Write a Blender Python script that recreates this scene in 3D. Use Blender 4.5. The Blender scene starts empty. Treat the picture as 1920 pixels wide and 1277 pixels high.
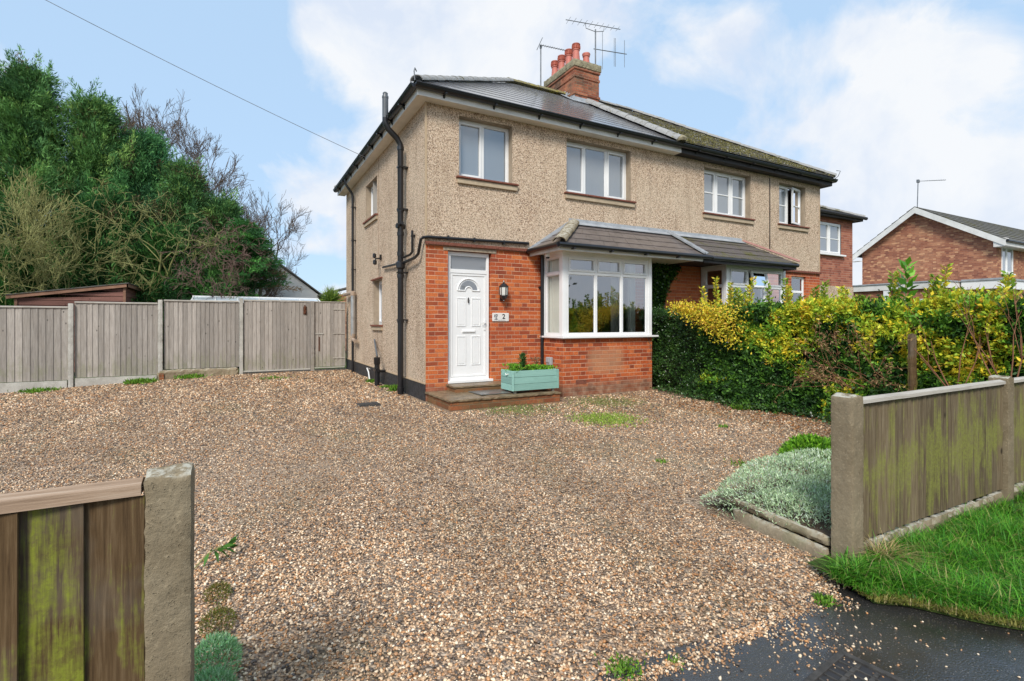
import bpy, math, random
import numpy as np
from mathutils import Vector, Matrix, noise
R = math.radians
rng = np.random.default_rng(7); random.seed(7)
S = bpy.context.scene
COL = S.collection

# ---------------------------------------------------------------- camera, world, sun, exposure
cam = bpy.data.cameras.new('camera'); camo = bpy.data.objects.new('camera', cam); COL.objects.link(camo)
camo.location = (-2.853, -8.405, 1.35)
camo.rotation_euler = (R(90), 0, R(61.6 - 90))
cam.lens = 17.85; cam.sensor_width = 36; cam.shift_y = -0.01745
cam.clip_start = 0.05; cam.clip_end = 3000
S.camera = camo
S.view_settings.view_transform = 'Standard'; S.view_settings.look = 'None'
S.view_settings.exposure = 0.48; S.view_settings.gamma = 1
SUN_EL, SUN_AZ = 42, 229          # azimuth (ccw from +X) the light comes from

class NT:
    def __init__(s, tree):
        s.t = tree; s.t.nodes.clear()
    def n(s, ty, ins=None, **props):
        nd = s.t.nodes.new(ty)
        for k, v in props.items(): setattr(nd, k, v)
        for k, v in (ins or {}).items():
            sk = nd.inputs[k]
            if isinstance(v, bpy.types.NodeSocket): s.t.links.new(v, sk)
            elif isinstance(v, bpy.types.Node): s.t.links.new(v.outputs[0], sk)
            else: sk.default_value = v
        return nd
    def m(s, op, a, b=0.0, c=0.0, clamp=False):
        nd = s.n('ShaderNodeMath', {0: a, 1: b, 2: c}, operation=op); nd.use_clamp = clamp
        return nd.outputs[0]
    def vm(s, op, a, b=(0, 0, 0)):
        return s.n('ShaderNodeVectorMath', {0: a, 1: b}, operation=op).outputs[0]
    def mix(s, f, a, b, blend='MIX'):
        a = a if not isinstance(a, tuple) or len(a) == 4 else a + (1,)
        b = b if not isinstance(b, tuple) or len(b) == 4 else b + (1,)
        nd = s.n('ShaderNodeMix', {0: f, 6: a, 7: b}, data_type='RGBA', blend_type=blend)
        return nd.outputs[2]
    def ramp(s, f, stops, interp='LINEAR'):
        nd = s.n('ShaderNodeValToRGB', {0: f}); cr = nd.color_ramp; cr.interpolation = interp
        while len(cr.elements) < len(stops): cr.elements.new(0.5)
        for e, (p, c) in zip(cr.elements, stops):
            e.position = p; e.color = (c + (1,)) if isinstance(c, tuple) else (c, c, c, 1)
        return nd.outputs[0]
    def noise(s, vec, scale, detail=3, rough=.55, dist=0, out=0):
        return s.n('ShaderNodeTexNoise', {'Vector': vec, 'Scale': scale, 'Detail': detail, 'Roughness': rough, 'Distortion': dist}).outputs[out]
    def mr(s, v, a, b, c=0.0, d=1.0):
        return s.n('ShaderNodeMapRange', {0: v, 1: a, 2: b, 3: c, 4: d}).outputs[0]
    def co(s, which='Object'): return s.n('ShaderNodeTexCoord').outputs[which]
    def scl(s, v, sc): return s.vm('MULTIPLY', v, sc)
    def sep(s, v):
        nd = s.n('ShaderNodeSeparateXYZ', {0: v}); return nd.outputs[0], nd.outputs[1], nd.outputs[2]
    def comb(s, x, y, z=0.0): return s.n('ShaderNodeCombineXYZ', {0: x, 1: y, 2: z}).outputs[0]
    def bump(s, h, strength=.5, dist=.01): return s.n('ShaderNodeBump', {'Height': h, 'Strength': strength, 'Distance': dist}).outputs[0]
    def pr(s, col, rough=.7, normal=None, metal=0.0, spec=.4, **kw):
        ins = {'Base Color': col if not isinstance(col, tuple) or len(col) == 4 else col + (1,), 'Roughness': rough, 'Metallic': metal, 'Specular IOR Level': spec}
        if normal is not None: ins['Normal'] = normal
        ins.update(kw)
        b = s.n('ShaderNodeBsdfPrincipled', ins); s.n('ShaderNodeOutputMaterial', {0: b.outputs[0]}); return b

w = bpy.data.worlds.new('World'); S.world = w; w.use_nodes = True
n = NT(w.node_tree)
d = n.co('Generated')
sky = n.n('ShaderNodeTexSky', sky_type='NISHITA', sun_disc=False, sun_elevation=R(SUN_EL), sun_rotation=R(90 - SUN_AZ), air_density=1.0, dust_density=.6, ozone_density=1.5)
dx, dy, dz = n.sep(d)
zz = n.m('ADD', n.m('MAXIMUM', dz, 0.0), .30)
pl = n.comb(n.m('DIVIDE', dx, zz), n.m('DIVIDE', dy, zz), 0.0)
c1 = n.m('ADD', n.m('MULTIPLY', n.noise(n.vm('ADD', pl, (3.4, 1.2, 0)), 1.25, 2, .5, .2), .62), n.m('MULTIPLY', n.noise(n.vm('ADD', d, (2.2, 5.1, .7)), 5.2, 8, .58, .35), .38))
rt = n.m('ADD', n.m('MULTIPLY', dx, .88), n.m('MULTIPLY', dy, -.476))     # towards the right of the view
c1 = n.m('ADD', c1, n.mr(rt, -.50, -.12, -.055, .13))
c1 = n.m('ADD', c1, n.m('MULTIPLY', n.m('MULTIPLY', n.mr(rt, .0, .5), n.mr(dz, .15, .45)), -.16))
c1 = n.m('ADD', c1, n.mr(dz, .32, .02, 0.0, .10))
mask = n.mr(c1, .535, .605)
tone = n.noise(n.vm('ADD', d, (9.1, 4.2, 1)), 4.5, 6, .6, .3)
cloud = n.ramp(tone, [(.38, (5.3, 5.85, 6.8)), (.48, (6.2, 6.5, 7.0)), (.58, (6.85, 6.95, 7.1))])
blue = n.mix(.78, n.mix(1.0, sky.outputs[0], (1.0, 1.0, 1.0), 'MULTIPLY'), (4.1, 5.75, 7.7))
colr = n.mix(n.m('MULTIPLY', mask, .93), blue, cloud)
bg = n.n('ShaderNodeBackground', {0: colr, 1: .10})
n.n('ShaderNodeOutputWorld', {0: bg.outputs[0]})

sl = bpy.data.lights.new('sun', 'SUN'); sl.energy = 2.7; sl.angle = R(16); sl.color = (1, .95, .88)
so = bpy.data.objects.new('sun', sl); COL.objects.link(so)
sd = Vector((math.cos(R(SUN_AZ)) * math.cos(R(SUN_EL)), math.sin(R(SUN_AZ)) * math.cos(R(SUN_EL)), math.sin(R(SUN_EL))))
so.rotation_euler = (-sd).to_track_quat('-Z', 'Y').to_euler()

# ---------------------------------------------------------------- materials
def mat(name, fn):
    m = bpy.data.materials.new(name); m.use_nodes = True
    fn(NT(m.node_tree)); return m
def plain(name, col, rough=.6, var=.12, scale=6, metal=0.0, bump=0.0, spec=.4):
    def f(n):
        v = n.noise(n.co(), scale, 5, .6)
        c = n.mix(n.mr(v, .3, .7), tuple(x * (1 - var) for x in col), tuple(min(1, x * (1 + var)) for x in col))
        n.pr(c, rough, n.bump(n.noise(n.co(), scale * 12, 3), bump, .004) if bump else None, metal, spec)
    return mat(name, f)
def flemish(n, u, v, sc=1.0):
    v = n.m('DIVIDE', v, .075 * sc); row = n.m('FLOOR', v); fv = n.m('SUBTRACT', v, row)
    par = n.m('FLOORED_MODULO', row, 2.0)
    u2 = n.m('ADD', n.m('DIVIDE', u, .3375 * sc), n.m('MULTIPLY', par, .5)); cell = n.m('FLOOR', u2)
    fu = n.m('MULTIPLY', n.m('SUBTRACT', u2, cell), .3375)
    ish = n.m('GREATER_THAN', fu, .225)
    loc = n.m('SUBTRACT', fu, n.m('MULTIPLY', ish, .225)); wd = n.m('SUBTRACT', .225, n.m('MULTIPLY', ish, .1125))
    ddx = n.m('MINIMUM', loc, n.m('SUBTRACT', wd, loc)); ddv = n.m('MULTIPLY', n.m('MINIMUM', fv, n.m('SUBTRACT', 1.0, fv)), .075)
    dd = n.m('MINIMUM', n.m('MULTIPLY', ddx, 1.7), ddv)
    idv = n.comb(n.m('ADD', n.m('MULTIPLY', cell, 2.0), ish), row, 0.0)
    wn = n.n('ShaderNodeTexWhiteNoise', {0: idv}, noise_dimensions='3D')
    return dd, wn.outputs[0], row
def brick(name, stops, mortar, dirt=(.10, .055, .03), grime=0.0, stain=None, low=None):
    def f(n):
        uv = n.co('UV'); u, v, _ = n.sep(uv); P = n.co()
        jit = n.noise(uv, 9, 2)
        dd, rnd, row = flemish(n, n.m('ADD', u, n.m('MULTIPLY', jit, .006)), n.m('ADD', v, n.m('MULTIPLY', n.noise(uv, 5, 2), .008)))
        c = n.ramp(rnd, stops)
        c = n.mix(n.mr(n.noise(P, 35, 4, .7), .35, .7, 0, .55), c, tuple(x * .6 for x in stops[0][1]))
        c = n.mix(n.mr(n.noise(P, 1.3, 4), .45, .75, 0, .35), c, stops[-1][1])
        mm = n.mr(dd, .0030, .0060, 1.0, 0.0)
        mcol = n.mix(n.mr(n.noise(P, 3, 3), .35, .65), mortar, tuple(x * .62 for x in mortar))
        c = n.mix(mm, c, mcol)
        px, py, pz = n.sep(P)
        if low:   # damp, darker courses near the ground
            z0, z1 = low
            k = n.mr(n.m('ADD', pz, n.m('MULTIPLY', n.noise(P, 4, 3), .12)), z0, z1, 1.0, 0.0)
            c = n.mix(n.m('MULTIPLY', k, .72), c, n.mix(n.mr(n.noise(P, 7, 4), .35, .65), (.13, .07, .045), (.30, .23, .16)))
        if stain:  # pale dusty patch
            sx, sz, rx, rz = stain
            q = n.m('ADD', n.m('POWER', n.m('ABSOLUTE', n.m('DIVIDE', n.m('SUBTRACT', px, sx), rx)), 4.0), n.m('POWER', n.m('ABSOLUTE', n.m('DIVIDE', n.m('SUBTRACT', pz, sz), rz)), 4.0))
            q = n.m('ADD', q, n.m('MULTIPLY', n.noise(P, 5, 4), .9))
            c = n.mix(n.mr(q, .45, 1.9, .62, 0.0), c, (.44, .25, .14))
        if grime:
            c = n.mix(n.mr(n.noise(P, 2.2, 5, .65), .42, .68, 0, grime), c, dirt)
        h = n.m('ADD', n.m('MULTIPLY', mm, -1.0), n.m('MULTIPLY', n.noise(P, 60, 3), .5))
        n.pr(c, .82, n.bump(h, .6, .006), spec=.25)
    return mat(name, f)
M = {}
M['brick'] = brick('orange_brick', [(0, (.26, .06, .03)), (.16, (.42, .085, .032)), (.6, (.56, .125, .038)), (1, (.68, .20, .06))], (.66, .42, .28), low=(.16, .38))
M['brick_wall2'] = brick('painted_brick', [(0, (.46, .11, .045)), (.5, (.60, .16, .055)), (1, (.66, .20, .07))], (.66, .36, .22))
M['brick_bay'] = brick('bay_brick', [(0, (.25, .055, .025)), (.3, (.45, .09, .03)), (.6, (.58, .125, .035)), (1, (.68, .19, .06))], (.68, .43, .29), stain=(3.35, .62, .45, .26), low=(.20, .36))
M['brick_stack'] = brick('stack_brick', [(0, (.16, .05, .03)), (.4, (.38, .11, .055)), (1, (.50, .19, .10))], (.30, .24, .17), grime=.75, dirt=(.085, .075, .05))
M['brick_step'] = brick('step_brick', [(0, (.17, .055, .025)), (.5, (.32, .10, .04)), (1, (.40, .17, .07))], (.25, .19, .12), grime=.7, dirt=(.13, .10, .045))
M['brick_far'] = brick('far_brick', [(0, (.24, .085, .055)), (.5, (.38, .145, .08)), (.8, (.50, .22, .12)), (1, (.72, .40, .21))], (.42, .27, .19))
M['brick_ext'] = brick('extension_brick', [(0, (.24, .075, .05)), (.5, (.40, .13, .08)), (1, (.50, .20, .12))], (.48, .32, .24))

def f(n):
    P = n.co()
    v = n.n('ShaderNodeTexVoronoi', {'Vector': P, 'Scale': 75.0, 'Randomness': 1.0}, feature='F1')
    r = n.sep(v.outputs['Color'])[0]
    a = n.noise(P, 42, 3, .75)
    k = n.m('ADD', n.m('MULTIPLY', r, .5), n.m('MULTIPLY', a, .95))
    c = n.ramp(k, [(.44, (.10, .062, .042)), (.55, (.25, .165, .115)), (.66, (.51, .365, .25)), (.84, (.65, .495, .355)), (1, (.80, .67, .52))])
    big = n.noise(P, .9, 4, .6)
    c = n.mix(n.mr(big, .40, .70, 0, .38), c, (.66, .55, .41))
    c = n.mix(n.mr(n.noise(n.scl(P, (2.5, 2.5, .5)), 1.3, 4, .6), .52, .74, 0, .40), c, (.22, .145, .09))
    c = n.mix(n.mr(n.noise(n.scl(P, (9, 9, .8)), 1.0, 4, .6), .55, .75, 0, .30), c, (.17, .12, .085))
    n.pr(c, .9, n.bump(n.m('SUBTRACT', a, n.m('MULTIPLY', v.outputs[0], .6)), .8, .012), spec=.2)
M['dash'] = mat('pebbledash', f)
def f(n):
    P = n.co()
    c = n.mix(n.noise(P, 25, 4), (.40, .29, .18), (.56, .43, .29))
    n.pr(c, .85, n.bump(n.noise(P, 80, 3), .4, .004))
M['bead'] = mat('smooth_render', f)
M['reveal'] = plain('reveal_render', (.34, .27, .195), .85, .15, 8, bump=.3)
M['white'] = plain('white_upvc', (.80, .80, .79), .28, .03, 3)
M['cream'] = plain('cream_soffit', (.74, .69, .60), .5, .10, 2.5)
M['fasciaw'] = plain('white_fascia', (.70, .68, .64), .35, .14, 2.2)
M['black'] = plain('black_plastic', (.012, .012, .014), .28, .3, 4, spec=.6)
M['blackwood'] = plain('black_painted_timber', (.022, .020, .020), .6, .5, 9, bump=.5)
M['grey_pipe'] = plain('grey_pipe', (.10, .11, .12), .35, .2, 3)
M['plinth'] = plain('tarred_plinth', (.035, .034, .036), .6, .6, 14, bump=1.0)
M['lead'] = plain('lead_flashing', (.34, .36, .38), .45, .25, 5, bump=.5)
M['tile_red'] = plain('red_tile_edge', (.19, .065, .04), .7, .35, 30, bump=.6)
M['stone'] = plain('stone_sill', (.44, .35, .24), .8, .15, 10, bump=.3)
M['pot'] = plain('terracotta_pot', (.50, .16, .12), .6, .15, 6)
M['potdark'] = plain('terracotta_crown', (.36, .085, .05), .6, .3, 16)
M['mortarcap'] = plain('mortar_flaunching', (.27, .235, .15), .9, .4, 9, bump=.8)
M['steptop'] = plain('wet_step_paving', (.20, .145, .085), .45, .45, 7, bump=.6)
M['metal'] = plain('weathered_aluminium', (.20, .21, .22), .45, .3, 10, metal=.4)
M['silverm'] = plain('zinc_duct', (.42, .42, .41), .35, .2, 7, metal=.6)
M['tan_pipe'] = plain('tan_pipe', (.36, .27, .20), .6, .2, 7)
M['dark'] = plain('dark_interior', (.03, .03, .032), .8, .2, 3)
M['room'] = plain('room_wall', (.36, .34, .31), .8, .1, 1)
M['carpet'] = plain('room_floor', (.16, .13, .10), .9, .2, 3)
M['greybox'] = plain('grey_meter_box', (.36, .38, .39), .45, .06, 3)
M['iron'] = plain('cast_iron_cover', (.055, .05, .045), .6, .5, 30, bump=.8)
M['plaque'] = plain('plaque_face', (.72, .70, .66), .5, .05, 20)
M['ink'] = plain('black_ink', (.015, .015, .015), .6, .1, 9)
M['inkgrey'] = plain('grey_ink', (.16, .16, .17), .6, .1, 9)
M['lampglass'] = plain('frosted_lamp_glass', (.62, .61, .56), .2, .06, 9)
M['rust'] = plain('rusty_iron', (.10, .035, .015), .8, .4, 25, bump=.5)

def glassm(name, k, tint=(.80, .84, .84), frost=None, fk=1.2):
    def f(n):
        g = n.n('ShaderNodeBsdfGlossy', {0: (.93, .96, 1, 1), 'Roughness': .015, 'Normal': n.bump(n.noise(n.co(), 1.2, 2), .12, .02)})
        t = n.n('ShaderNodeBsdfTransparent', {0: tint + (1,)})
        base = t.outputs[0]
        if frost:
            dfu = n.n('ShaderNodeBsdfDiffuse', {0: frost + (1,)}); base = n.n('ShaderNodeMixShader', {0: .8, 1: t.outputs[0], 2: dfu.outputs[0]}).outputs[0]
        fr = n.n('ShaderNodeFresnel', {0: 1.5})
        fac = n.m('ADD', n.m('MULTIPLY', fr.outputs[0], fk), k, clamp=True)
        mx = n.n('ShaderNodeMixShader', {0: fac, 1: base, 2: g.outputs[0]})
        n.n('ShaderNodeOutputMaterial', {0: mx.outputs[0]})
    return mat(name, f)
M['glass'] = glassm('window_glass', .26)
M['glass_side'] = glassm('side_window_glass', .0, tint=(.92, .93, .90), fk=.5)
M['glass_up'] = glassm('upper_window_glass', .13, frost=(.26, .29, .31))
M['glass_fr'] = glassm('obscured_glass', .08, frost=(.22, .23, .24))

def f(n):
    P = n.co(); x, y, z = n.sep(P)
    st = n.n('ShaderNodeTexBrick', {'Vector': n.co('UV'), 'Scale': 1.0, 'Brick Width': .30, 'Row Height': 20.0, 'Mortar Size': .0, 'Color1': (0, 0, 0, 1), 'Color2': (1, 1, 1, 1)})
    rnd = n.n('ShaderNodeNewGeometry').outputs['Random Per Island']
    c = n.mix(n.noise(n.scl(P, (3.2, 3.2, 6)), 1.0, 3), (.10, .10, .108), (.17, .165, .172))
    c = n.mix(n.mr(n.noise(P, 2.5, 5, .6), .40, .68, 0, .5), c, (.10, .085, .075))
    n.pr(c, n.mr(n.noise(P, 6, 3), .3, .7, .08, .18), n.bump(n.noise(P, 22, 3), .06, .004), spec=1.0, **{'IOR': 3.2})
M['slate'] = mat('wet_slate', f)
def mossy(name, base, moss, amount, rough=.85):
    def f(n):
        P = n.co()
        c = n.mix(n.noise(P, 12, 4, .7), tuple(x * .6 for x in base), tuple(x * 1.25 for x in base))
        k = n.m('ADD', n.m('MULTIPLY', n.noise(P, 1.6, 3, .6), .55), n.m('MULTIPLY', n.noise(P, 11, 4, .7), .45))
        mk = n.mr(k, .60 - amount * .2, .66 - amount * .14)
        mc = n.ramp(n.noise(P, 19, 3, .7), [(.3, tuple(x * .45 for x in moss)), (.5, moss), (.72, tuple(x * 1.5 for x in moss))])
        c = n.mix(mk, c, mc)
        n.pr(c, rough, n.bump(n.m('ADD', n.noise(P, 45, 4, .7), n.m('MULTIPLY', mk, .8)), .9, .02), spec=.25)
    return mat(name, f)
M['roof_moss'] = mossy('mossy_concrete_tile', (.27, .25, .225), (.20, .18, .06), .52)
M['bayroof'] = plain('brown_bay_tile', (.125, .105, .098), .30, .3, 7, bump=.25, spec=.7)
M['bayroof_moss'] = mossy('mossy_bay_tile', (.14, .12, .11), (.12, .115, .035), .55, .6)
M['hiptile'] = mossy('grey_hip_tile', (.36, .355, .34), (.19, .18, .10), .18, .6)
M['ridge_yellow'] = mossy('lichened_ridge_tile', (.26, .23, .13), (.36, .31, .05), .6)
M['redhip'] = plain('red_hip_tile', (.33, .16, .13), .6, .12, 6)
M['fartile'] = mossy('far_roof_tile', (.15, .145, .13), (.15, .14, .06), .35)

def wood(name, cols, algae=0.0, acol=(.16, .19, .03), grain=1.0, rough=.85, knots=True, stretch=(26, 26, 1.1), az=None):
    def f(n):
        P = n.co(); rnd = n.n('ShaderNodeNewGeometry').outputs['Random Per Island']
        off = n.vm('ADD', P, n.comb(n.m('MULTIPLY', rnd, 37.0), n.m('MULTIPLY', rnd, 11.0), n.m('MULTIPLY', rnd, 23.0)))
        g = n.m('ADD', n.m('MULTIPLY', n.noise(n.scl(off, stretch), 2.2 * grain, 4, .6, .6), .55), n.m('MULTIPLY', n.noise(n.scl(off, tuple(q * 3.4 for q in stretch)), 2.2 * grain, 5, .7, .3), .45))
        c = n.ramp(g, [(.28, cols[0]), (.5, cols[1]), (.72, cols[2])])
        c = n.mix(1.0, c, n.ramp(rnd, [(0, .72), (1, 1.18)]), 'MULTIPLY')
        blot = n.noise(off, 2.6, 4, .6)
        c = n.mix(n.mr(blot, .52, .72, 0, .5), c, cols[3] if len(cols) > 3 else cols[0])
        if knots:
            sx, sy, sz = n.sep(off)
            v = n.n('ShaderNodeTexVoronoi', {'Vector': n.scl(off, (6.0, 6.0, 3.2)), 'Scale': 1.0}, feature='F1')
            kd = v.outputs[0]
            kk = n.mr(kd, .045, .10, 1.0, 0.0)
            c = n.mix(n.m('MULTIPLY', kk, .85), c, tuple(x * .28 for x in cols[0]))
        if algae:
            a = n.m('ADD', n.m('ADD', n.m('MULTIPLY', n.noise(n.scl(off, (11, 11, 1.8)), 1.0, 6, .68, .4), .62), n.m('MULTIPLY', n.noise(off, 3.2, 5, .65), .40)), n.m('MULTIPLY', n.m('SUBTRACT', g, .5), .35))
            if az:
                pz = n.sep(P)[2]; a = n.m('ADD', a, n.m('MULTIPLY', n.m('SUBTRACT', az[0], n.m('ABSOLUTE', n.m('SUBTRACT', pz, az[1]))), az[2]))
            ak = n.m('MULTIPLY', n.mr(a, .515, .615, 0, algae), n.mr(n.noise(off, 60, 4, .75), .30, .56, .25, 1.0))
            ac = n.mix(n.noise(P, 40, 3, .7), tuple(x * .55 for x in acol), tuple(x * 1.3 for x in acol))
            c = n.mix(ak, c, ac)
        n.pr(c, rough, n.bump(g, .55, .006), spec=.25)
    return mat(name, f)
M['wood_grey'] = wood('silvered_fence_board', [(.17, .15, .13), (.34, .305, .27), (.50, .46, .41), (.30, .26, .22)], .45, (.20, .21, .10), az=(.25, .25, .35))
M['wood_green'] = wood('algae_fence_board', [(.035, .018, .007), (.12, .072, .032), (.24, .165, .09), (.17, .15, .12)], .85, (.22, .25, .025), az=(.25, .5, .20))
M['wood_right'] = wood('damp_fence_board', [(.05, .035, .018), (.135, .10, .058), (.25, .205, .135), (.16, .13, .085)], .74, (.22, .235, .045), az=(.295, .48, .30))
M['wood_cap'] = wood('fence_capping', [(.16, .10, .06), (.36, .25, .17), (.52, .41, .31)], 0, stretch=(1.1, 26, 26), knots=False)
M['wood_capg'] = wood('grey_fence_capping', [(.24, .21, .18), (.42, .385, .33), (.55, .52, .46)], 0, stretch=(1.1, 26, 26), knots=False)
M['wood_shed'] = wood('brown_shed_board', [(.10, .045, .035), (.21, .10, .078), (.31, .16, .13)], 0, stretch=(1.0, 12, 26))
M['wood_trim'] = wood('shed_trim', [(.12, .06, .04), (.26, .14, .09), (.36, .21, .15)], 0, stretch=(1.0, 8, 26), knots=False)
M['wood_plant'] = wood('duck_egg_planter_paint', [(.20, .36, .31), (.265, .47, .405), (.32, .53, .46)], 0, stretch=(1.2, 20, 20), knots=False)
def concrete(name, a, b, pit=1.0, moss=0.0):
    def f(n):
        P = n.co()
        c = n.mix(n.mr(n.noise(P, 3, 5, .65), .35, .68), a, b)
        c = n.mix(n.mr(n.noise(P, 55, 3, .7), .56, .72, 0, .5), c, tuple(min(1, x * 1.7) for x in b))
        c = n.mix(n.mr(n.noise(n.vm('ADD', P, (5, 5, 5)), 150, 3, .7), .62, .76, 0, .5), c, tuple(x * .35 for x in a))
        pz = n.sep(P)[2]
        top = n.m('MULTIPLY', n.mr(n.noise(P, 24, 4, .7), .42, .55), n.mr(n.sep(n.n('ShaderNodeNewGeometry').outputs['Normal'])[2], .4, .9))
        c = n.mix(n.m('MULTIPLY', top, .8), c, (.50, .48, .40))
        if moss: c = n.mix(n.mr(n.noise(P, 6, 5, .7), .5, .66, 0, moss), c, (.12, .13, .045))
        h = n.m('ADD', n.noise(P, 30, 5, .75), n.m('MULTIPLY', n.mr(n.noise(P, 120, 2), .64, .74), -.45 * pit))
        n.pr(c, .9, n.bump(h, .9, .008), spec=.2)
    return mat(name, f)
M['conc'] = concrete('weathered_concrete', (.175, .135, .082), (.27, .22, .145))
M['conc_pale'] = concrete('pale_concrete', (.36, .34, .30), (.52, .50, .45), .4)
M['conc_moss'] = concrete('mossy_concrete_edging', (.22, .17, .11), (.35, .29, .20), 1, .5)

def f(n):
    P = n.co()
    v = n.n('ShaderNodeTexVoronoi', {'Vector': P, 'Scale': 62.0}, feature='F1')
    r, g_, _ = n.sep(v.outputs['Color'])
    dist = n.mr(n.sep(P)[1], -4.0, 3.0)
    k = n.m('ADD', n.m('MULTIPLY', r, .5), n.m('ADD', n.m('MULTIPLY', n.noise(P, 26, 3, .8), .35), n.m('MULTIPLY', n.m('SUBTRACT', n.noise(P, 13, 3, .85), .5), .9)))
    k = n.m('ADD', k, .07)
    c = n.ramp(k, [(.20, (.06, .042, .03)), (.34, (.19, .125, .08)), (.48, (.36, .245, .16)), (.64, (.50, .36, .25)), (.86, (.66, .53, .40)), (1, (.82, .74, .62))])
    c = n.mix(n.mr(n.noise(P, .55, 4, .6), .40, .66, 0, .38), c, (.26, .17, .105))
    c = n.mix(n.mr(n.noise(n.vm('ADD', n.scl(P, (1.2, .5, 1)), (3, 8, 0)), .8, 5, .65), .52, .70, 0, .5), c, (.20, .19, .085))
    c = n.mix(n.mr(n.noise(n.vm('ADD', P, (7, 3, 0)), .35, 4, .55), .50, .70, 0, .35), c, (.55, .42, .30))
    h = n.m('ADD', n.m('MULTIPLY', v.outputs[0], -1.2), n.noise(P, 20, 3, .7))
    n.pr(c, .75, n.bump(h, 1.0, .02), spec=.3)
M['gravel'] = mat('gravel_bed', f)
def f(n):
    a = n.n('ShaderNodeAttribute', attribute_name='rnd').outputs['Fac']
    c = n.ramp(a, [(0, (.035, .032, .033)), (.12, (.10, .09, .088)), (.22, (.22, .155, .11)), (.34, (.37, .22, .12)), (.46, (.50, .245, .09)), (.55, (.43, .29, .18)), (.70, (.60, .43, .28)), (.86, (.76, .61, .44)), (1, (.88, .81, .68))])
    c = n.mix(n.mr(n.noise(n.co(), 160, 3), .35, .65, 0, .3), c, (.20, .15, .11))
    c = n.mix(1.0, c, n.ramp(n.noise(n.scl(n.co(), (1.3, .45, 1)), 1.0, 5, .62), [(.36, (.78, .68, .56)), (.5, (1.06, .96, .84)), (.64, (1.28, 1.18, 1.06))]), 'MULTIPLY')
    n.pr(c, .35, spec=.5)
M['pebble'] = mat('pebble', f)
def f(n):
    P = n.co()
    sp = n.n('ShaderNodeTexVoronoi', {'Vector': P, 'Scale': 130.0}).outputs
    c = n.mix(n.mr(n.noise(P, 1.5, 4), .35, .65), (.014, .013, .012), (.038, .037, .036))
    c = n.mix(n.mr(n.noise(P, 140, 2), .62, .72, 0, .8), c, (.20, .17, .14))
    wet = n.noise(P, 2.3, 4, .6)
    h = n.m('ADD', n.noise(P, 95, 4, .7), n.m('MULTIPLY', sp[0], -.7))
    n.pr(c, n.mr(wet, .42, .64, .04, .16), n.bump(n.m('MULTIPLY', h, n.mr(wet, .40, .64, .08, .9)), .5, .0045), spec=1.0)
M['asphalt'] = mat('wet_asphalt', f)
def f(n):
    P = n.co()
    c = n.ramp(n.noise(P, 3, 5, .7), [(.3, (.05, .04, .02)), (.5, (.055, .085, .018)), (.7, (.10, .15, .03))])
    n.pr(c, .9, n.bump(n.noise(P, 30, 4, .7), 1, .03), spec=.2)
M['turf'] = mat('turf_ground', f)
M['soil'] = plain('damp_soil', (.075, .048, .03), .95, .5, 12, bump=1.0)
def leafm(name, rough=.55, trans=.25, spec=.35):
    def f(n):
        a = n.n('ShaderNodeAttribute', attribute_name='col').outputs['Color']
        b = n.n('ShaderNodeBsdfPrincipled', {'Base Color': a, 'Roughness': rough, 'Specular IOR Level': spec})
        t = n.n('ShaderNodeBsdfTranslucent', {0: a})
        mx = n.n('ShaderNodeMixShader', {0: trans, 1: b.outputs[0], 2: t.outputs[0]})
        n.n('ShaderNodeOutputMaterial', {0: mx.outputs[0]})
    return mat(name, f)
M['leaf'] = leafm('leaf'); M['needle'] = leafm('conifer_needle', .7, .2, .2); M['glossleaf'] = leafm('glossy_leaf', .3, .15, .5)
M['bark'] = plain('bark', (.14, .115, .085), .9, .3, 12, bump=.8)
M['barkgreen'] = plain('lichened_bark', (.27, .27, .10), .9, .4, 6, bump=.6)
M['barkdark'] = plain('dark_twig', (.13, .10, .08), .9, .3, 8)
M['barkred'] = plain('reddish_twig', (.22, .10, .05), .85, .3, 8)
M['deadtwig'] = plain('brown_dead_twig', (.20, .125, .10), .9, .3, 8)
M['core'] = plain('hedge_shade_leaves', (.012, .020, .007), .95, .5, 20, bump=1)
M['curtain'] = plain('cream_curtain', (.80, .80, .74), .85, .06, 2)

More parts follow.
